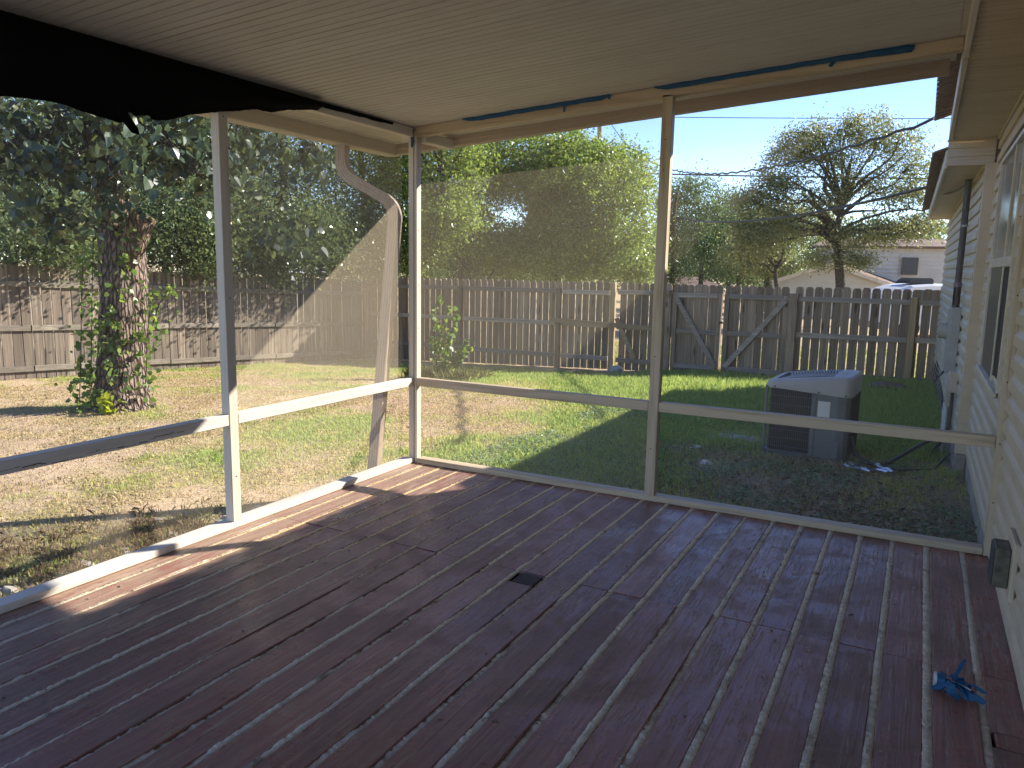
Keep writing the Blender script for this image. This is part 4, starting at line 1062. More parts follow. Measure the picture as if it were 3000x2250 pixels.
# ------------------------------------------------------------------ fences
def picket_mesh(w, seed):
    r = random.Random(seed); d = .020; c = .026; m = MB(); t = .015
    pr = [(-w/2, 0), (w/2+r.uniform(-.002, .002), 0), (w/2, .5), (w/2, .975), (w/2-c, 1.0), (-w/2+c, 1.0), (-w/2, .975+r.uniform(-.004, .002)), (-w/2, .45)]
    m.prism([(a, b) for a, b in pr], 'y', -t/2, t/2); return m.mesh('picket', M_['fence'])
pm = [picket_mesh(w, i) for i, w in enumerate((.131, .134, .137, .141, .133, .138))]
fb = empty('back_fence', (-2.3, 9.7, -.5)); tag(fb, 'weathered wooden back fence of dog-eared pickets beyond the lawn', 'fence')
FY = 9.73
gate_x0, gate_xm, gate_x1 = -.855, .095, 1.245
def pickets(root, x0, x1, y, pitch, name='picket', ztop=1.235, seed=1, jit=.004):
    r = random.Random(seed); x = x0+pitch/2
    while x < x1-.02:
        o = bpy.data.objects.new(name, r.choice(pm)); col.objects.link(o)
        zb = gzf(x, y)+.015; zt_ = ztop+.004*x+r.uniform(-.008, .008)
        o.location = (x+r.uniform(-jit, jit)*.5, y+r.uniform(-.002, .002), zb); o.scale = (1, 1, zt_-zb)
        o.rotation_euler = (0, r.uniform(-.0035, .0035), 0); place(o, root); x += pitch
pickets(fb, -8.2, -2.16, FY, .1478, seed=3)
pickets(fb, -1.93, gate_x0-.07, FY, .1495, seed=5)
pickets(fb, gate_x1+.10, 3.62, FY, .1525, seed=8, jit=.006)
def frail(root, a, b, z, y=FY-.034, h=.088, mat='rail', name='rail'):
    m = MB(); m.bar((a, y, z+.004*a), (b, y, z+.004*b), .038, h); return m.build(name, M_[mat], root, bevel=.003)
bays = [(-8.2, -5.66), (-5.54, -3.29), (-3.17, -2.13), (-1.96, -.97), (1.40, 3.16), (3.28, 3.63)]
for i, (a, b) in enumerate(bays):
    for z in (1.035, .375, -.29): frail(fb, a, b, z+rnd.uniform(-.02, .02), h=.088)
def fpost(root, x, top, w=.095, mat='fence', y=FY-.062):
    o = MB().box(x-w/2, x+w/2, y-w/2, y+w/2, gzf(x, y)-.2, top).build('post', M_[mat], root, bevel=.004)
    o.rotation_euler = (0, rnd.uniform(-.004, .004), 0); return o
fpost(fb, -5.60, 1.03); fpost(fb, -3.23, 1.08); fpost(fb, -2.05, 1.235, .10, 'newwood'); fpost(fb, -.915, 1.12, .095); fpost(fb, 1.325, 1.12, .135); fpost(fb, 3.22, 1.10, .10, 'newwood'); fpost(fb, -8.15, 1.03)
# fresh propped boards
pb_ = MB(); pb_.bar(ony(1610, 936, 9.53), ony(1955, 966, 9.53), .038, .088); o = pb_.build('brace_board', M_['newwoodx']); tag(o, 'long fresh yellow board nailed level across the back fence', 'board')
pb_ = MB(); pb_.bar(ony(1806, 932, 9.58), ony(1857, 1052, 9.60), .086, .030, (0, 1, 0)); o = pb_.build('brace_board', M_['newwoodx']); tag(o, 'short slanting board beside the fresh fence post', 'board')
pb_ = MB(); pb_.bar(ony(1903, 862, 9.58), ony(1962, 858, 9.58), .030, .07); o = pb_.build('brace_board', M_['newwoodx']); tag(o, 'small yellow block at the top of the fence left of the gate', 'board')
# gates
def gate(x0, x1, brace, label, seed):
    g = empty('gate', ((x0+x1)/2, 9.7, -.4)); tag(g, label, 'gate', None)
    pickets(g, x0, x1, FY, (x1-x0)/round((x1-x0)/.138), ztop=1.225, seed=seed, jit=.008)
    y = FY-.034
    for z in (1.025, .345, -.315): frail(g, x0+.088, x1-.088, z, y)
    MB().box(x0+.002, x0+.086, y-.019, y+.019, -.36, 1.07).build('stile', M_['fence'], g, bevel=.003)
    MB().box(x1-.086, x1-.002, y-.019, y+.019, -.36, 1.07).build('stile', M_['fence'], g, bevel=.003)
    a = (x0+.06, .99) if brace > 0 else (x0+.07, -.28); b = (x1-.07, -.28) if brace > 0 else (x1-.05, .99)
    m = MB(); m.bar((a[0], y-.036, a[1]), (b[0], y-.036, b[1]), .088, .03, (0, 1, 0)); m.v = m.v; m.build('brace', M_['rail'], g, bevel=.003)
    return g
g1 = gate(gate_x0, gate_xm-.02, 1, 'left gate leaf with a brace falling to the right', 21)
g2 = gate(gate_xm+.02, gate_x1, -1, 'right gate leaf with a brace rising to the right', 22)
MB().box(gate_xm-.05, gate_xm+.02, FY-.075, FY-.055, .52, .56).build('latch', M_['wire'], g1, bevel=.002)
# side fence
fl = empty('side_fence', (-9, 5, -.6)); tag(fl, 'shadow dappled wooden side fence behind the big tree', 'fence')
A2, B2 = Vector((-9.74, .2, 0)), Vector((-8.22, 9.75, 0)); dL = (B2-A2).normalized(); ang = math.atan2(dL.y, dL.x); LL = (B2-A2).length
slm = []
for i in range(5):
    w = .139+.0012*i; m = MB(); r = random.Random(i); m.box(-w/2, w/2, -.008, .008, 0, 1); me = m.mesh('picket', M_['fenceL'], bevel=.002); slm.append(me)
def ztL(t): return 1.46-.36*t
s = .075; r5 = random.Random(77)
while s < LL:
    t = s/LL; p = A2.lerp(B2, t); o = bpy.data.objects.new('picket', r5.choice(slm)); col.objects.link(o)
    zb = gzf(p.x, p.y)+.01; zz = ztL(t)+r5.uniform(-.012, .012)
    o.location = (p.x, p.y, zb); o.scale = (1, 1, zz-zb); o.rotation_euler = (r5.uniform(-.004, .004), r5.uniform(-.004, .004), ang); place(o, fl); s += .1535
nrm = Vector((math.sin(ang), -math.cos(ang), 0))
for k, dz in enumerate((-.30, -1.0, -1.66)):
    cuts = [0, .25, .49, .73, 1.0]
    for a, b in zip(cuts[:-1], cuts[1:]):
        pa = A2.lerp(B2, a+.001)+nrm*.030; pb2 = A2.lerp(B2, b-.001)+nrm*.030
        j = r5.uniform(-.005, .005); pa.z = ztL(a)+dz+j; pb2.z = ztL(b)+dz+j+r5.uniform(-.006, .006)
        MB().bar(pa, pb2, .038, .09).build('rail', M_['raily'], fl, bevel=.003)
p = A2.lerp(B2, .965); 

# ------------------------------------------------------------------ big tree by the side fence
bt = Vector((-5.55, 1.42, gzf(-5.55, 1.42)))
big = empty('big_tree', bt); tag(big, 'thick rough barked tree wrapped in vines, with a sawn limb stub', 'tree')
mb = MB(); path = []; rad = []
for px, py, w in [(352, 1215, .40), (352, 1185, .345), (353, 1130, .295), (356, 1040, .275), (360, 950, .268), (364, 860, .262), (360, 780, .262), (356, 700, .25), (345, 640, .205), (328, 570, .17), (312, 500, .15), (308, 420, .13), (318, 330, .115), (335, 230, .10), (350, 100, .08), (330, -60, .05)]:
    path.append(pix(px, py, 9.40)); rad.append(w)
# rounded, slightly fluted trunk
n = 28; vs = []; P = path; rq = np.random.default_rng(3)
Pd = [P[0]]; rd = [rad[0]]
for a, b, ra, rb in zip(P[:-1], P[1:], rad[:-1], rad[1:]):
    for k in range(1, 7): Pd.append(a.lerp(b, k/6)); rd.append(ra+(rb-ra)*k/6)
for i, p in enumerate(Pd):
    for k in range(n):
        a = 2*math.pi*k/n; fl_ = 1+.07*math.sin(3*a+i*.06)+.045*math.sin(7*a+1+i*.1)+.02*rq.normal() + (.22*max(0, math.sin(4*a+.6)) if i < 7 else 0)*(1-i/7)
        vs.append(p+rt*math.cos(a)*rd[i]*fl_ + Vector((fw.x, fw.y, 0)).normalized()*math.sin(a)*rd[i]*fl_)
mb.add(vs, [(i*n+k, i*n+(k+1) % n, (i+1)*n+(k+1) % n, (i+1)*n+k) for i in range(len(Pd)-1) for k in range(n)])
mb.build('trunk', M_['bark'], big, smooth=True)
# sawn stub to the right
st = MB(); st.tube([pix(375, 790, 9.3), pix(388, 725, 9.25), pix(408, 660, 9.2), pix(422, 632, 9.18)], [.10, .15, .155, .15], 14)
st.build('limb_stub', bark_mat('pale_stub_bark', (.10, .065, .045), (.40, .29, .20)), big, smooth=True)
rq = np.random.default_rng(12)
lb = MB(); nodes = []
for (a, b, r0, r1) in [((328, 560, 9.4), (180, 330, 8.6), .09, .04), ((312, 480, 9.4), (520, 260, 9.0), .08, .035), ((318, 330, 9.4), (60, 200, 8.8), .06, .03), ((320, 330, 9.4), (430, 330, 7.8), .07, .03),
                       ((335, 230, 9.4), (700, 330, 8.6), .07, .02), ((335, 230, 9.4), (900, 420, 8.2), .06, .012), ((345, 150, 9.4), (760, 120, 10), .06, .02), ((345, 150, 9.4), (-150, 120, 10), .07, .02), ((340, 200, 9.4), (560, 500, 8.2), .05, .012), ((320, 420, 9.4), (-60, 420, 8.6), .06, .02)]:
    pts = limb(lb, pix(*a), pix(*b), r0, r1, rq, .12, 8, 7); nodes += pts[3:]
blobs = [B(150, 330, 9.0, 1.1, 1.2, .45, 2.2), B(60, 480, 8.9, .9, 1.0, .5, 1.6), B(420, 320, 8.6, 1.1, 1.2, .35, 2.2), B(560, 420, 8.7, .8, 1.0, .45, 2.0), B(480, 480, 8.6, .55, .7, .30, 1.1), B(230, 500, 8.8, .55, .8, .35, 1.2), B(330, 610, 8.9, .30, .3, .16, .35),
         B(620, 560, 8.9, .40, .6, .35, .8), B(760, 420, 8.6, .5, .7, .25, .9), B(900, 470, 8.3, .40, .5, .2, .5), B(750, 600, 8.4, .22, .3, .35, .45), B(845, 690, 8.3, .25, .3, .15, .25), B(150, 640, 9.2, .5, .6, .22, .7), B(40, 640, 9.3, .5, .5, .28, .6),
         B(140, 780, 9.5, .25, .3, .12, .16), B(250, 100, 9.6, 2.2, 2.6, .9, 2.5), B(700, 120, 9.6, 1.8, 2.2, .8, 1.6), B(-200, 300, 9.5, 1.2, 2.0, 1.0, 1.2)]
C, P = blob_points(blobs, 400, 12, .16, rq, .65)
N = np.array(nodes)
for c in C[rq.permutation(len(C))[:260]]:
    dd = np.linalg.norm(N-c, axis=1); j = dd.argmin(); limb(lb, N[j], c, .012, .004, rq, .25, 4, 4)
lb.build('limbs', M_['bark2'], big, smooth=True)
V, F = heart_arrays(P, .084, rq, .4)
array_obj('crown', V, F, M_['leaf_big'], parent=big)
# the nearest leaves one by one
hm = bpy.data.meshes.new('leaf')
def heart_mesh(bendk):
    m = MB(); vs = [(a, b, .22*abs(a)-.2*(b-.5)**2*bendk) for a, b in HEART]; m.add(vs, [(0,1,2,3), (0,3,4,5), (0,5,6,7)]); me = m.mesh('leaf', M_['leaf_big']); return me
hms = [heart_mesh(1), heart_mesh(1.6), heart_mesh(.5)]
nearblobs = [B(210, 420, 7.6, .9, .5, .35, 2), B(470, 440, 7.6, .7, .5, .30, 2), B(330, 600, 8.6, .5, .25, .10, 1), B(780, 500, 7.9, .45, .4, .3, 1.2), B(60, 560, 8.2, .5, .4, .3, 1), B(850, 690, 8.0, .25, .2, .13, .5), B(610, 380, 7.8, .4, .4, .2, .8)]
C, P = blob_points(nearblobs, 40, 7, .14, rq, .6)
for p in P[:150]:
    o = bpy.data.objects.new('leaf', rnd.choice(hms)); col.objects.link(o); s = rnd.uniform(.075, .125); o.scale = (s, s, s); o.location = p
    o.rotation_euler = (rnd.uniform(-2.6, -.9), rnd.uniform(-.7, .7), rnd.uniform(-3.1, 3.1)); place(o, big)
# vines
def vine(name, label, pts, nleaf, size, mat='leaf_vine', stemr=.006, spread=.06, group='vines climbing the big tree', seed=1, cat='vine'):
    r = np.random.default_rng(seed); v = empty(name, pts[0]); tag(v, label, cat, group)
    m = MB(); m.tube(pts, stemr, 6, False); m.build('stem', M_['bark2'], v, smooth=True)
    pp = np.array([tuple(p) for p in pts]); seg = r.uniform(0, len(pp)-1.001, nleaf); k = seg.astype(int); f = (seg-k)[:, None]
    P = pp[k]*(1-f)+pp[k+1]*f + r.normal(size=(nleaf, 3))*spread
    V, F = heart_arrays(P, size, r, .35); array_obj('leaves', V, F, M_[mat], parent=v); return v
def pp_(L, d): return [pix(x, y, d+dd) for x, y, dd in L]
vine('climbing_vine', 'vine hanging free left of the trunk, outer strand', pp_([(232, 1200, .0), (236, 1080, 0), (238, 960, 0), (240, 860, 0), (242, 790, 0), (241, 760, 0)], 9.0), 75, .06, seed=5, spread=.05)
vine('climbing_vine', 'vine hanging free left of the trunk, inner strand', pp_([(266, 1190, .0), (268, 1080, 0), (268, 960, 0), (270, 860, 0), (272, 770, 0), (274, 700, 0)], 8.95), 85, .06, seed=6, spread=.05)
vine('climbing_vine', 'vine running up the middle of the trunk bark', pp_([(330, 1200, -.4), (345, 1080, -.32), (335, 960, -.3), (350, 860, -.3), (372, 760, -.3), (400, 690, -.3), (402, 660, -.25)], 9.4), 170, .058, seed=7, spread=.10)
vine('climbing_vine', 'leafy vine along the right flank of the trunk', pp_([(425, 1170, -.2), (428, 1080, -.2), (432, 980, -.2), (440, 900, -.2), (450, 830, -.2)], 9.4), 110, .06, seed=8, spread=.09)
vine('climbing_vine', 'vine sprays reaching right from the trunk toward the fence', pp_([(425, 1000, -.25), (445, 960, -.3), (462, 900, -.3), (480, 870, -.3), (500, 850, -.3)], 9.4), 60, .055, seed=9, spread=.09)
vine('climbing_vine', 'dense vine mass low on the left side of the trunk', pp_([(265, 1215, -.2), (262, 1150, -.25), (285, 1080, -.3), (300, 1000, -.3), (320, 930, -.3)], 9.4), 240, .062, seed=10, spread=.12)
vine('yellow_vine_sprig', 'bright yellow green sprig at the foot of the big tree', pp_([(300, 1205, -.5), (305, 1185, -.5), (308, 1165, -.5)], 9.4), 26, .085, 'leaf_sprig' if 'leaf_sprig' in M_ else 'leaf_vine', seed=11, spread=.05, group=None, cat='plant')
M_['leaf_sprig'] = leaf_mat('yellow_sprig_leaves', [(.16, .22, .03), (.26, .32, .05), (.36, .40, .07)], .5)
for o in bpy.data.objects:
    if o.name.startswith('leaves') and o.parent and o.parent.name.startswith('yellow'): o.data.materials[0] = M_['leaf_sprig']

# ------------------------------------------------------------------ trees behind the side fence (privet like, small glossy leaves)
G_SIDE = 'broadleaf trees crowding behind the side fence'
tree('broadleaf_tree', 'glossy green tree behind the side fence, left of the big trunk', foot(60, 1000, 16), foot(60, 1000, 16)+Vector((0, 0, 5.5)), .14,
     [B(40, 640, 12.8, 2.0, 1.6, .7, 1.2), B(180, 730, 12.4, .8, .5, .22, .25), B(120, 470, 16, 2.4, 2.0, 1.3, 1.2), B(60, 250, 17, 3, 2.5, 1.5, 1)], 900, 42, .20, .075, 'leaf_hedge', 101, group=G_SIDE, nlimb=60)
tree('broadleaf_tree', 'dense glossy tree seen between the big trunk and the first post', foot(520, 990, 17.5), foot(520, 990, 17.5)+Vector((0, 0, 5)), .16,
     [B(520, 690, 14.6, 1.35, 1.2, .62, 1.3), B(600, 600, 14.8, 1.2, .9, .6, .7), B(500, 560, 17, 2.4, 1.8, 1.0, 1), B(480, 350, 18, 3.2, 2.5, 1.6, 1)], 1000, 42, .19, .072, 'leaf_hedge', 102, group=G_SIDE, nlimb=60)
tree('broadleaf_tree', 'drooping glossy tree over the side fence right of the first post', foot(800, 990, 19), foot(800, 990, 19)+Vector((0, 0, 6)), .18,
     [B(800, 680, 16.2, 1.9, 1.3, .85, 1.6), B(830, 560, 18, 2.2, 1.6, 1.2, 1.2), B(760, 400, 19.5, 3.2, 2.4, 1.7, 1), B(800, 780, 15.9, .50, .5, .32, .25), B(960, 750, 17.2, 1.1, .8, .5, .6), B(690, 750, 15.6, .6, .6, .3, .35), B(590, 770, 14.4, .5, .4, .2, .16)], 1150, 42, .20, .075, 'leaf_hedge', 103, group=G_SIDE, nlimb=60)
tree('broadleaf_tree', 'lighter tree beyond the fence corner behind the downspout', foot(1080, 980, 21), foot(1080, 980, 21)+Vector((0, 0, 6)), .16,
     [B(1080, 560, 20, 1.7, 1.6, 1.5, 1), B(1060, 710, 18.9, 1.5, 1.2, .9, 1.4), B(1130, 420, 21, 2.2, 2, 1.6, 1)], 650, 40, .22, .085, 'leaf_mid', 104, group=G_SIDE, nlimb=50)
tree('broadleaf_tree', 'tall dark tree standing furthest back at the far left', foot(200, 960, 26), foot(200, 960, 26)+Vector((0, 0, 9)), .25,
     [B(250, 500, 26, 6.5, 3, 3.2, 1.3), B(700, 450, 27, 5, 3, 3.0, 1.0), B(-100, 450, 24, 3, 3, 3.2, .6)], 900, 40, .34, .12, 'leaf_hedge', 105, group=G_SIDE, nlimb=50)

# ------------------------------------------------------------------ trees behind the back fence
G_BACK = 'trees behind the back fence'
tree('broadleaf_tree', 'sunlit tree with light leaves just right of the corner post', foot(1265, 980, 18.5), foot(1265, 980, 18.5)+Vector((0, 0, 5.5)), .13,
     [B(1270, 470, 18.6, 1.5, 1.2, 1.25, 1.2), B(1290, 640, 18.4, 1.05, 1.0, .7, .8), B(1235, 740, 18.2, .45, .6, .65, .5), B(1180, 400, 19, 1.6, 1.4, 1.4, .8)], 620, 46, .18, .088, 'leaf_bright', 201, group=G_BACK, nlimb=60)
tree('broadleaf_tree', 'tall bright green tree filling the middle bay above the fence', foot(1640, 980, 21.5), foot(1600, 980, 21.5)+Vector((0, 0, 5.5)), .17,
     [B(1545, 450, 21.5, 1.9, 1.8, 1.0, 1.2), B(1700, 560, 21, 2.2, 1.6, 1.4, 1.6), B(1790, 700, 20.6, 1.35, 1.3, 1.25, 1.3), B(1620, 730, 21, 1.7, 1.3, .95, 1.1), B(1800, 500, 21.5, 1.1, 1.1, .75, .7), B(1400, 540, 21.8, 1.1, 1.2, 1.5, 1.1), B(1600, 600, 21.8, 1.0, 1.0, .8, .8), B(1440, 720, 21.6, 1.2, 1.2, .7, .6), B(1880, 800, 20.4, .45, .5, .35, .2)],
     2200, 48, .19, .092, 'leaf_bright', 202, group=G_BACK, nlimb=130, holes=[(tuple(pix(1500, 625, 21.5)), (.42, 1.6, .40)), (tuple(pix(1500, 625, 20.3)), (.42, .9, .40)), (tuple(pix(1500, 625, 23.0)), (.42, .9, .40))])
tree('broadleaf_tree', 'dull olive thicket low behind the fence near the corner post', foot(1360, 980, 22), foot(1360, 980, 22)+Vector((0, 0, 3)), .10,
     [B(1340, 740, 22.5, 1.1, 1.1, .95, 1), B(1470, 770, 23, 1.6, 1.2, .7, 1)], 380, 36, .22, .085, 'leaf_mid', 203, group=G_BACK, nlimb=50)
tree('cedar_tree', 'dark cedar at the right edge of the bright tree', foot(1965, 960, 25), foot(1965, 960, 25)+Vector((0, 0, 4.6)), .12,
     [B(1965, 770, 25, .9, .9, .65, 1.3), B(1965, 680, 25, .62, .7, .8, 1), B(1955, 600, 25, .38, .4, .6, .5)], 380, 60, .15, .06, 'leaf_cedar', 204, group=G_BACK, nlimb=24, wid=.3)
tree('bare_dead_branch_tree', 'pale dead snag leaning just above the fence by the corner', foot(1320, 960, 19), pix(1345, 790, 19), .05,
     [B(1375, 780, 19, .35, .3, .12, 1)], 14, 1, .05, .03, 'litter', 205, cat='dead tree', nlimb=14, twig=.010)
# right hand distance
G_FAR = 'distant trees beyond the neighbouring houses'
def far(label, px, d, blobs, nc, mat, seed, cat='tree', leaf=.16, cs=.4, per=30, name='distant_tree', hh=5.0, tr=.2, nl=30):
    f = foot(px, 960, d); return tree(name, label, f, f+Vector((0, 0, hh)), tr, blobs, nc, int(per*1.35), cs, leaf, mat, seed, cat, G_FAR, nlimb=nl)
far('tall rounded tree rising beside the middle post', 2030, 48, [B(2040, 640, 48, 2.6, 2, 2.6, 1.3), B(2080, 720, 47, 3.0, 2, 1.8, 1), B(2010, 560, 48, 1.2, 1.2, .8, .3)], 420, 'leaf_far', 301, leaf=.17)
far('green tree with a stepped crown left of the oak', 2150, 50, [B(2150, 640, 50, 2.0, 2, 1.6, 1), B(2180, 740, 49, 2.6, 2, 1.8, 1.2)], 380, 'leaf_far', 302, leaf=.17)
far('brownish tree merging into the oak from the left', 2230, 42, [B(2220, 680, 42, 1.3, 1.4, 1.4, .9), B(2240, 770, 41, 1.5, 1.4, .8, 1)], 260, 'leaf_oak', 303, leaf=.14, cs=.34)
far('low wooded mass behind the red brown roof', 2130, 60, [B(2100, 780, 60, 4.5, 2, 1.4, 1), B(2260, 790, 60, 3.5, 2, 1.2, 1)], 300, 'leaf_mid', 304, leaf=.2, cs=.5)
far('trees behind the pale neighbouring house', 2560, 62, [B(2500, 760, 62, 4, 2, 2.4, 1), B(2400, 720, 64, 3, 2, 2.4, 1), B(2720, 720, 62, 3, 2, 2.0, .8)], 360, 'leaf_far', 305, leaf=.2, cs=.5)
far('trees far behind the middle of the back fence', 1600, 60, [B(1500, 740, 60, 6, 2, 2.0, 1), B(1800, 740, 60, 5, 2, 2.4, 1), B(1250, 700, 58, 5, 2, 2.6, 1)], 420, 'leaf_far', 306, leaf=.22, cs=.5)
far('far woods behind the side fence', 500, 55, [B(200, 700, 50, 7, 3, 3, 1), B(800, 680, 55, 8, 3, 3.4, 1), B(1150, 640, 58, 5, 3, 4, 1)], 500, 'leaf_mid', 307, leaf=.24, cs=.6)
far('small tree with a dark trunk left of the oak', 2275, 33, [B(2260, 700, 33, 1.6, 1.4, .7, 1), B(2330, 640, 33, 1.5, 1.4, .7, 1), B(2180, 740, 33, 1.2, 1.2, .5, .6)], 330, 'leaf_oak', 308, leaf=.10, cs=.24, per=30, hh=2.6, tr=.16)
# oak
ok = foot(2458, 900, 29)
def oakb(px, py, rx, rz, w, d=29): return B(px, py, d, rx, rx*.9, rz, w)
tree('oak_tree', 'sparse brown green oak with spreading limbs before the pale house', ok, pix(2470, 600, 29), .26,
     [oakb(2260, 560, .9, .7, .9), oakb(2330, 430, .8, .7, .7), oakb(2180, 590, .5, .4, .3), oakb(2210, 700, 1.0, .5, .9), oakb(2300, 500, .9, .9, .8), oakb(2230, 620, .8, .55, .5), oakb(2180, 660, .5, .4, .2), oakb(2400, 420, 1.0, .9, 1.1), oakb(2540, 390, 1.1, .8, 1.1), oakb(2640, 440, 1.0, .8, 1.0), oakb(2700, 540, .9, .9, .8), oakb(2480, 500, 1.3, .9, .8),
      oakb(2600, 560, 1.2, .8, .8), oakb(2380, 590, 1.3, .5, .8), oakb(2300, 660, 1.0, .45, .8), oakb(2480, 690, 1.2, .5, 1.0), oakb(2600, 680, 1.2, .45, .9), oakb(2700, 660, .8, .5, .7), oakb(2400, 760, .7, .3, .35), oakb(2500, 760, .7, .3, .4)],
     1500, 34, .22, .10, 'leaf_oak', 401, nlimb=240, twig=.014, minh=.45, barkm='bark2')

# sapling by the fence line
sp_ = foot(1300, 1125, 13.2)
r6 = np.random.default_rng(61); sapl = empty('sapling', sp_); tag(sapl, 'thin leafy sapling with upright whips before the back fence', 'sapling')
tips = [(1290, 872), (1318, 900), (1345, 918), (1375, 995), (1368, 1035), (1262, 990), (1330, 960), (1300, 960), (1385, 1010)]
sm_ = MB(); PL = []
for k, (x, y) in enumerate(tips):
    b = Vector(sp_)+Vector((r6.normal()*.10, r6.normal()*.08, 0)); pts = limb(sm_, b, pix(x, y, 13.2+r6.normal()*.1), .008, .003, r6, .06, 8, 5)
    pts = np.array(pts)
    for q in range(36): t = r6.uniform(1.2, 7.99); i = int(t); PL.append(pts[i]*(1-(t-i))+pts[min(i+1, 8)]*(t-i)+r6.normal(size=3)*.025)
sm_.build('stem', M_['bark2'], sapl, smooth=True)
V, F = heart_arrays(np.array(PL), .078, r6, .5); array_obj('leaves', V, F, M_['leaf_vine'], parent=sapl)
# undergrowth twigs at its foot
blades('undergrowth', 1500, sp_.x-.7, sp_.x+.7, sp_.y-.4, sp_.y+.5, lambda x, y: np.ones_like(x)*.9, lambda x, y, r: r.uniform(.08, .28, len(x)),
       lambda x, y, r: np.array((.17, .17, .07))[None]*r.uniform(.3, 1.2, len(x))[:, None], 'brown twigs at the foot of the sapling', .003, .5, 8)

# ------------------------------------------------------------------ weeds, litter, rocks
def scatter_leaves(name, n, x0, x1, y0, y1, dens, size, mat, label, lift, seed, wid=.6):
    r = np.random.default_rng(seed); x = r.uniform(x0, x1, n*4); y = r.uniform(y0, y1, n*4); k = r.random(n*4) < dens(x, y); x, y = x[k][:n], y[k][:n]; m = len(x)
    P = np.stack([x, y, gz(x, y)+relief(x, y)+r.uniform(.002, lift, m)], -1); t = r.normal(size=(m, 3)); t[:, 2] *= .35; t /= np.linalg.norm(t, axis=1)[:, None]
    q = np.tile((0, 0, 1.0), (m, 1))+r.normal(size=(m, 3))*.35; s = np.cross(t, q); s /= np.linalg.norm(s, axis=1)[:, None]; nr = np.cross(s, t); L = (size*r.uniform(.5, 1.4, m))[:, None]
    V = np.zeros((m, 4, 3)); V[:, 0] = P; V[:, 2] = P+t*L; V[:, 1] = P+t*L*.5+s*L*wid*.5+nr*L*.12; V[:, 3] = P+t*L*.5-s*L*wid*.5+nr*L*.12
    o = array_obj(name, V.reshape(-1, 3), np.arange(m*4).reshape(m, 4), M_[mat]); tag(o, label, kind='stuff')
ow = lambda x, y: np.where(in_house(x, y), 0., 1.)
scatter_leaves('weeds', 44000, -.2, 3.77, .15, 8.5, lambda x, y: ow(x, y)*(.12+.9*(fbm(x, y, 2.2, 41, 3) > .52)*(1-.8*np.exp(-((x-3.2)/.5)**2)*(y < 2))+.6*np.exp(-((x-3.4)/.4)**2)*(y > .1)*(y < 1.2)), .028, 'weed', 'small leaved green weeds in the shade by the house', .055, 71)
scatter_leaves('ground_weeds', 26000, -9.3, .3, -3.5, 9.3, lambda x, y: ow(x, y)*np.clip(green(x, y)-.25, 0, 1)*(fbm(x, y, 3.5, 43, 3) > .5), .020, 'weed', 'low clover like weeds in the lawn', .03, 72)
scatter_leaves('leaf_litter', 1900, 1.2, 3.77, .12, 3.2, lambda x, y: ow(x, y)*np.exp(-((x-3.05)/.75)**2)*np.exp(-((y-.9)/1.0)**2), .045, 'litter', 'dead brown leaves piled beside the house wall', .03, 73, .75)
scatter_leaves('leaf_litter', 2600, -9.2, .3, -3.4, 9.3, lambda x, y: ow(x, y)*.5, .030, 'litter', 'scattered dead leaves over the yard', .015, 74, .6)
def rock(name, x, y, s, label, seed, mat='rock', sq=(1, 1, .7), parent=None, tagit=True, cat='rock'):
    bm = bmesh.new(); bmesh.ops.create_icosphere(bm, subdivisions=2, radius=1); r = random.Random(seed)
    ph = [r.uniform(0, 6) for _ in range(6)]
    for v in bm.verts:
        c = v.co; k = 1+.16*math.sin(3*c.x+ph[0])+.14*math.sin(4*c.y+ph[1])+.12*math.sin(5*c.z+ph[2])+r.uniform(-.06, .06); v.co = Vector((c.x*sq[0], c.y*sq[1], c.z*sq[2]))*k*s
    me = bpy.data.meshes.new(name); bm.to_mesh(me); bm.free(); me.materials.append(M_[mat]); o = bpy.data.objects.new(name, me); col.objects.link(o)
    o.location = (x, y, gzf(x, y)+relief(np.array(x), np.array(y))*1+s*sq[2]*.35); 
    if tagit: tag(o, label, cat)
    return o
p = pix(1800, 1092, 14.6); rock('rock', p.x, p.y, .17, 'grey boulder at the foot of the fresh fence post', 1)
p = foot(2036, 1300, 8.3); rock('rock', 1.50, 2.58, .060, 'round white rock on the weedy mound before the condenser', 2, 'white')
rock('rock', 1.25, 1.80, .045, 'pale rock half hidden behind the middle post', 3, 'white'); rock('rock', 1.73, 2.08, .05, 'flat pale stone in front of the weedy mound', 4, 'white', sq=(1.3, 1, .45))
rock('rock', 3.05, 8.0, .26, 'brown earthy lump with roots by the right end of the fence', 5, 'shingle', (1.3, .9, .6))
rock('stepping_stone', 1.80, 3.30, .20, 'flat grey stone slab left of the condenser', 6, 'rock', (1.6, .6, .2))
# gravel along the left edge of the deck
st_ = MB(); r7 = random.Random(15)
def pebble(x, y, s):
    z = gzf(x, y)+float(relief(np.array(x), np.array(y))); k = 6; vs = []
    ph = r7.uniform(0, 6); el = r7.uniform(.5, 1)
    for j in range(k):
        a = 2*math.pi*j/k+ph; q = s*r7.uniform(.75, 1.15); vs.append((x+math.cos(a)*q, y+math.sin(a)*q*el, z-.2*s))
    for j in range(k):
        a = 2*math.pi*j/k+ph; q = s*.68*r7.uniform(.75, 1.1); vs.append((x+math.cos(a)*q, y+math.sin(a)*q*el, z+s*.55*r7.uniform(.7, 1.1)))
    st_.add(vs, [(j, (j+1) % k, k+(j+1) % k, k+j) for j in range(k)]+[tuple(range(k, 2*k))])
for q in range(620): pebble(-.10-abs(r7.gauss(0, .30)), r7.uniform(-3.6, -.9), r7.choice((.008, .012, .012, .018, .03, .045)))
for q in range(200): pebble(r7.uniform(.3, 3.5), .10+abs(r7.gauss(0, .3)), r7.choice((.006, .01, .014, .02)))
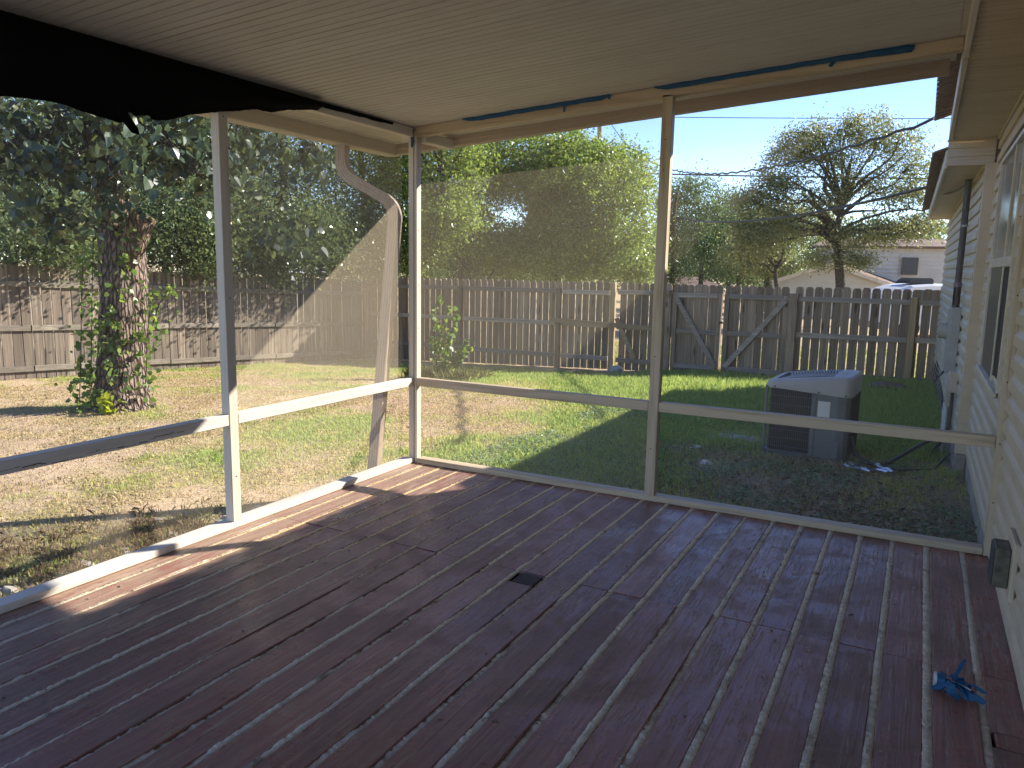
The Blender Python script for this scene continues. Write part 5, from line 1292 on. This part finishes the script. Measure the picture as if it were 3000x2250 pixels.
for q in range(90): pebble(r7.gauss(1.6, .3), r7.gauss(2.35, .2), r7.choice((.01, .015, .03)))
for q in range(300): pebble(-.14-abs(r7.gauss(0, .22)), r7.uniform(-3.6, -1.7), r7.choice((.02, .03, .04, .055)))
o = st_.build('gravel', M_['rock']); tag(o, 'loose stones and gravel beside the deck', kind='stuff')
# ragged weeds on the gravel strip
blades('dead_twigs', 5200, -1.7, -.12, -3.6, -1.35, lambda x, y: (np.exp(-((x+.75)/.45)**2)*(fbm(x, y, 3, 95, 3) > .42)), lambda x, y, r: r.uniform(.02, .09, len(x)),
       lambda x, y, r: np.array((.20, .14, .09))[None]*r.uniform(.3, 1.5, len(x))[:, None], 'dead brown twigs beside the deck', .0022, 1.1, 19)
blades('edge_weeds', 1100, -1.2, -.12, -3.6, -.8, lambda x, y: (fbm(x, y, 4, 91, 2) > .55)*1.0, lambda x, y, r: r.uniform(.02, .08, len(x)),
       lambda x, y, r: np.where(r.random(len(x))[:, None] < .5, np.array((.10, .16, .05)), np.array((.22, .17, .10)))*r.uniform(.4, 1.2, len(x))[:, None], 'straggly weeds along the deck edge', .003, .7, 9)

# ------------------------------------------------------------------ beyond the fences
# pale neighbouring house
nh = empty('neighbour_house', pix(2600, 860, 40)); tag(nh, 'pale sided neighbouring house with a small window behind the oak', 'house')
def quad(name, pts, mat, parent, th=.05):
    m = MB(); m.add([tuple(p) for p in pts], [tuple(range(len(pts)))]); o = m.build(name, M_[mat], parent); so = o.modifiers.new('t', 'SOLIDIFY'); so.thickness = th; return o
d0 = 40
Wl, Wr = pix(2270, 870, d0), pix(2900, 870, d0-2)
gz0 = gzf(Wl.x, Wl.y)
def hp(px, py, d): return pix(px, py, d)
xl, xr = pix(2395, 830, 40), pix(2860, 830, 38)
def wallboards(parent, a, b, z0, z1, step, mat, cut=None):
    d = Vector((b.x-a.x, b.y-a.y, 0)).normalized(); nv = Vector((d.y, -d.x, 0)); k = 0; z = z0
    while z < z1:
        h = min(step, z1-z); A, Bq = a, b
        if cut:
            A, Bq = cut(z+h*.5)
            if A is None: z += h; continue
        m = MB(); A = Vector((A.x, A.y, 0)); Bq = Vector((Bq.x, Bq.y, 0))
        m.add([A+nv*.07+Vector((0,0,z)), Bq+nv*.07+Vector((0,0,z)), Bq+Vector((0,0,z+h)), A+Vector((0,0,z+h)), A-nv*.1+Vector((0,0,z)), Bq-nv*.1+Vector((0,0,z)), Bq-nv*.1+Vector((0,0,z+h)), A-nv*.1+Vector((0,0,z+h))],
              [(0,1,2,3), (7,6,5,4), (0,4,5,1), (2,6,7,3), (0,3,7,4), (1,5,6,2)])
        m.build('siding_board', M_[mat], parent); z += h
ztop = pix(2700, 722, 39).z; 
wallboards(nh, xl, xr, gz0, ztop, .20, 'housepale')
quad('roof', [Vector((xl.x, xl.y, ztop))+Vector((-.4, -.3, -.02)), Vector((xr.x, xr.y, ztop))+Vector((.4, -.3, -.02)), Vector((xr.x, xr.y+4, ztop+.5)), Vector((xl.x, xl.y+4, ztop+.5))], 'shingle', nh, .12)
wa, wb_ = pix(2638, 750, 38.7), pix(2688, 810, 38.7)
wd = (xr-xl); wd.z = 0; wd.normalize(); wnv = Vector((wd.y, -wd.x, 0))
def onwall(p): 
    t = (Vector((p.x, p.y, 0))-Vector((xl.x, xl.y, 0))).dot(wd); q = Vector((xl.x, xl.y, 0))+wd*t+wnv*.05; return Vector((q.x, q.y, p.z))
a, b = onwall(wa), onwall(wb_)
wf_ = quad('window', [Vector((a.x, a.y, b.z)), Vector((b.x, b.y, b.z)), Vector((b.x, b.y, a.z)), Vector((a.x, a.y, a.z))], 'winframe', nh, .06)
def inset(a, b, t, off):
    A = a.lerp(b, t); Bq = a.lerp(b, 1-t); return [Vector((A.x, A.y, Bq.z))+wnv*off, Vector((Bq.x, Bq.y, Bq.z))+wnv*off, Vector((Bq.x, Bq.y, A.z))+wnv*off, Vector((A.x, A.y, A.z))+wnv*off]
quad('pane', inset(a, b, .07, .14), 'glassdark', wf_, .01)
# front gable wing, sloping left
ga, gb, gp = pix(2262, 862, 36), pix(2600, 862, 35), pix(2430, 783, 35.5)
zl = pix(2262, 824, 36).z; zp = pix(2440, 776, 35.5).z
def cutg(z):
    if z < zl: return ga, gb
    f = (z-zl)/(zp-zl)
    if f > .98: return None, None
    return ga.lerp(gb, .5*f), gb.lerp(ga, .5*f)
wing = empty('garage_wing', ga); tag(wing, 'low pale gabled wing in front of the neighbouring house', 'house')
wallboards(wing, ga, gb, gzf(ga.x, ga.y), zp, .18, 'housepale', cutg)
pk = ga.lerp(gb, .5); pk.z = zp+.05; A0 = Vector((ga.x, ga.y, zl)); B0 = Vector((gb.x, gb.y, zl)); bk = Vector((.3, 6, 0)); ft = Vector((0, -.25, 0))
quad('roof', [A0+(A0-pk)*.06+ft, pk+ft, pk+bk, A0+(A0-pk)*.06+bk], 'shingle', wing, .03); quad('roof', [pk+ft, B0+(B0-pk)*.06+ft, B0+(B0-pk)*.06+bk, pk+bk], 'shingle', wing, .03)
for q, (u, v) in enumerate(((A0, pk), (pk, B0))):
    m = MB(); m.bar(u+ft*1.1+Vector((0,0,-.03)), v+ft*1.1+Vector((0,0,-.03)), .04, .16); m.build('verge_board', M_['winframe'], wing)
# brown roofed house further left
bh = empty('brown_roof_house', pix(2060, 850, 52)); tag(bh, 'low house with a red brown hip roof behind the left gate leaf', 'house')
a, b, c_, d_ = pix(1935, 838, 52), pix(2122, 838, 50), pix(2030, 808, 54), pix(1960, 808, 55)
quad('roof', [a, b, c_, d_], 'shingle', bh, .15)
m = MB(); zz = gzf(a.x, a.y); m.add([(a.x, a.y+.3, zz), (b.x-.3, b.y+.3, zz), (b.x-.3, b.y+.3, b.z), (a.x, a.y+.3, a.z)], [(0,1,2,3)]); o = m.build('wall', M_['housepale'], bh); so = o.modifiers.new('t', 'SOLIDIFY'); so.thickness = .1
# shed behind the side fence
shd = empty('shed', pix(780, 900, 22)); tag(shd, 'pale metal roofed shed glimpsed through the trees behind the side fence', 'shed')
c0 = pix(640, 800, 21); c1 = pix(960, 815, 24); 
quad('roof', [pix(640, 792, 21), pix(960, 806, 24), pix(950, 785, 26), pix(650, 776, 23)], 'van', shd, .05)
m = MB(); z0 = gzf(c0.x, c0.y); m.add([(c0.x, c0.y, z0), (c1.x, c1.y, z0), (c1.x, c1.y, c1.z+.05), (c0.x, c0.y, c0.z+.05)], [(0,1,2,3)]); o = m.build('wall', M_['sidingfar'], shd); so = o.modifiers.new('t', 'SOLIDIFY'); so.thickness = .08
# white camper van with a roof unit
va = foot(2590, 950, 23); vn = empty('camper_van', va); tag(vn, 'white camper van with a black roof unit parked behind the fence', 'van')
vx = rt.copy(); vx.z = 0; vx.normalize(); vyv = Vector((fw.x, fw.y, 0)).normalized()
ztv = pix(2700, 832, 23).z; Lx = 3.0; prof = [(0, .35), (0, 1.15), (.10, 1.35), (.42, ztv-va.z-.17), (.75, ztv-va.z-.05), (1.4, ztv-va.z), (3.6, ztv-va.z), (3.72, ztv-va.z-.08), (3.75, .35)]
prof = [(-.02+x, z) for x, z in prof]
def vpt(x, y, z): return Vector((va.x, va.y, va.z))+vx*x+vyv*y+Vector((0, 0, z))
m = MB(); n = len(prof); VV = []
for y, s in ((0, .96), (.08, 1), (1.7, 1), (1.78, .96)):
    for x, z in prof: VV.append(vpt(1.87+(x-1.87)*s, y, .35+(z-.35)*s))
m.add(VV, [tuple(range(n)), tuple(range(3*n, 4*n))[::-1]]+[(j*n+k, j*n+(k+1) % n, (j+1)*n+(k+1) % n, (j+1)*n+k) for j in range(3) for k in range(n)])
m.build('body', M_['van'], vn, smooth=False)
def vbox(name, x0, x1, y0, y1, z0, z1, mat, bev=.02):
    m = MB(); P = [vpt(x, y, z) for z in (z0, z1) for x, y in ((x0, y0), (x1, y0), (x1, y1), (x0, y1))]; m.add(P, [(0,3,2,1), (4,5,6,7), (0,1,5,4), (1,2,6,5), (2,3,7,6), (3,0,4,7)]); return m.build(name, M_[mat], vn, bevel=bev)
zr = ztv-va.z
m = MB(); pr = [(.84, zr+.0), (.90, zr+.10), (1.02, zr+.17), (1.52, zr+.175), (1.60, zr+.13), (1.60, zr)]
VV = [vpt(x, y, z) for y in (.45, 1.25) for x, z in pr]; n = len(pr); m.add(VV, [tuple(range(n)), tuple(range(n, 2*n))[::-1]]+[(k, (k+1) % n, n+(k+1) % n, n+k) for k in range(n)]); m.build('roof_unit', M_['wire'], vn)
vbox('window', .9, 1.7, -.012, .01, 1.05, 1.5, 'glassdark', .01); vbox('window', 2.1, 3.2, -.012, .01, 1.05, 1.5, 'glassdark', .01); vbox('bumper', -.08, .04, .05, 1.7, .3, .5, 'acgrey')
for x in (.75, 3.0):
    w_ = MB(); w_.tube([vpt(x, -.02, .33), vpt(x, .2, .33)], .33, 20); o = w_.build('wheel', M_['tyre'], vn, bevel=.02)
    w_ = MB(); w_.tube([vpt(x, -.035, .33), vpt(x, -.021, .33)], .19, 16); w_.build('rim', M_['greymetal'], o)

# utility pole and lines
pb0 = foot(1762, 900, 44); up_ = empty('utility_pole', pb0); tag(up_, 'grey wooden utility pole rising behind the bright tree', 'utility pole')
ptop = pix(1755, 150, 44)
MB().tube([pb0, ptop], [.17, .13], 12).build('pole', M_['fence'], up_)
m = MB(); m.bar(pix(1720, 200, 44), pix(1795, 200, 44), .10, .12); m.build('crossarm', M_['fence'], up_, bevel=.01)
def wire(name, label, a, b, sag, r, twist=0, n=70, cat='cable', group='overhead wires to the house'):
    a, b = Vector(a), Vector(b); m = MB(); pts = []
    for i in range(n+1):
        t = i/n; p = a.lerp(b, t); p.z -= sag*4*t*(1-t)
        if twist: p.z += twist*math.sin(i*1.9+.3*math.sin(i*.7)); p.y += twist*math.cos(i*1.9)
        pts.append(p)
    m.tube(pts, r, 5, False); o = m.build(name, M_['wire'], smooth=True); tag(o, label, cat, group); return o
hA = Vector((3.33, 6.2, 3.08)); hA = pix(2738, 350, 9.3)
wire('service_cable', 'thick twisted service cable sagging from the pole to the eave bracket', pix(1772, 330, 44), hA, 1.75, .020, .018, 150)
hB = pix(2718, 548, 10.3)
wire('overhead_wire', 'lower black wire dipping and rising to the lower eave', pix(1760, 480, 44), hB, 1.55, .022)
wire('overhead_wire', 'straight high thin wire crossing the open sky', pix(1400, 335, 60), pix(3300, 345, 52), .15, .028, group=None)
wire('overhead_wire', 'straight wire crossing behind the oak at mid height', pix(1500, 497, 46), pix(3300, 525, 40), .15, .042, group=None)
wire('drop_cable', 'short black cable looping from the eave to the conduit head', hB, (3.615, 3.90, 2.36), .10, .012, n=20, group=None)
br = empty('cable_bracket', hA); tag(br, 'small grey insulator bracket on the roof edge', 'bracket')
MB().tube([hA+Vector((.0, 0, 0)), hA+Vector((.03, -.05, .06)), hA+Vector((.02, -.1, .14))], [.02, .03, .015], 8).build('insulator', M_['pvc'], br)
MB().tube([hA+Vector((.02, -.1, .12)), Vector((3.32, hA.y-.2, hA.z+.19))], .010, 6).build('arm', M_['pipe'], br); MB().tube([hA, Vector((3.34, hA.y-.3, hA.z+.03))], .012, 6).build('arm', M_['pipe'], br)
for q_ in (em, jb, tb): q_.location.x += .035; turn(q_)
# wooded skyline
rq = np.random.default_rng(909); xs_ = rq.uniform(-110, 60, 1500); C = []
P = []
for x in xs_:
    y = rq.uniform(78, 100); h = 3.5+3.2*float(vnoise(np.array(x*.09), np.array(3.3), 5))+1.5*float(vnoise(np.array(x*.5), np.array(8.1), 6))
    z = rq.uniform(-.5, h)
    P.append(np.array((x, y, z))+rq.normal(size=(34, 3))*(.9, .9, .55))
P = np.concatenate(P); V, F = leaf_arrays(P, .42, rq, .7, .2)
o = array_obj('far_woods', V, F, M_['leaf_far']); tag(o, 'distant woods along the skyline', kind='stuff')
bpy.context.view_layer.update()
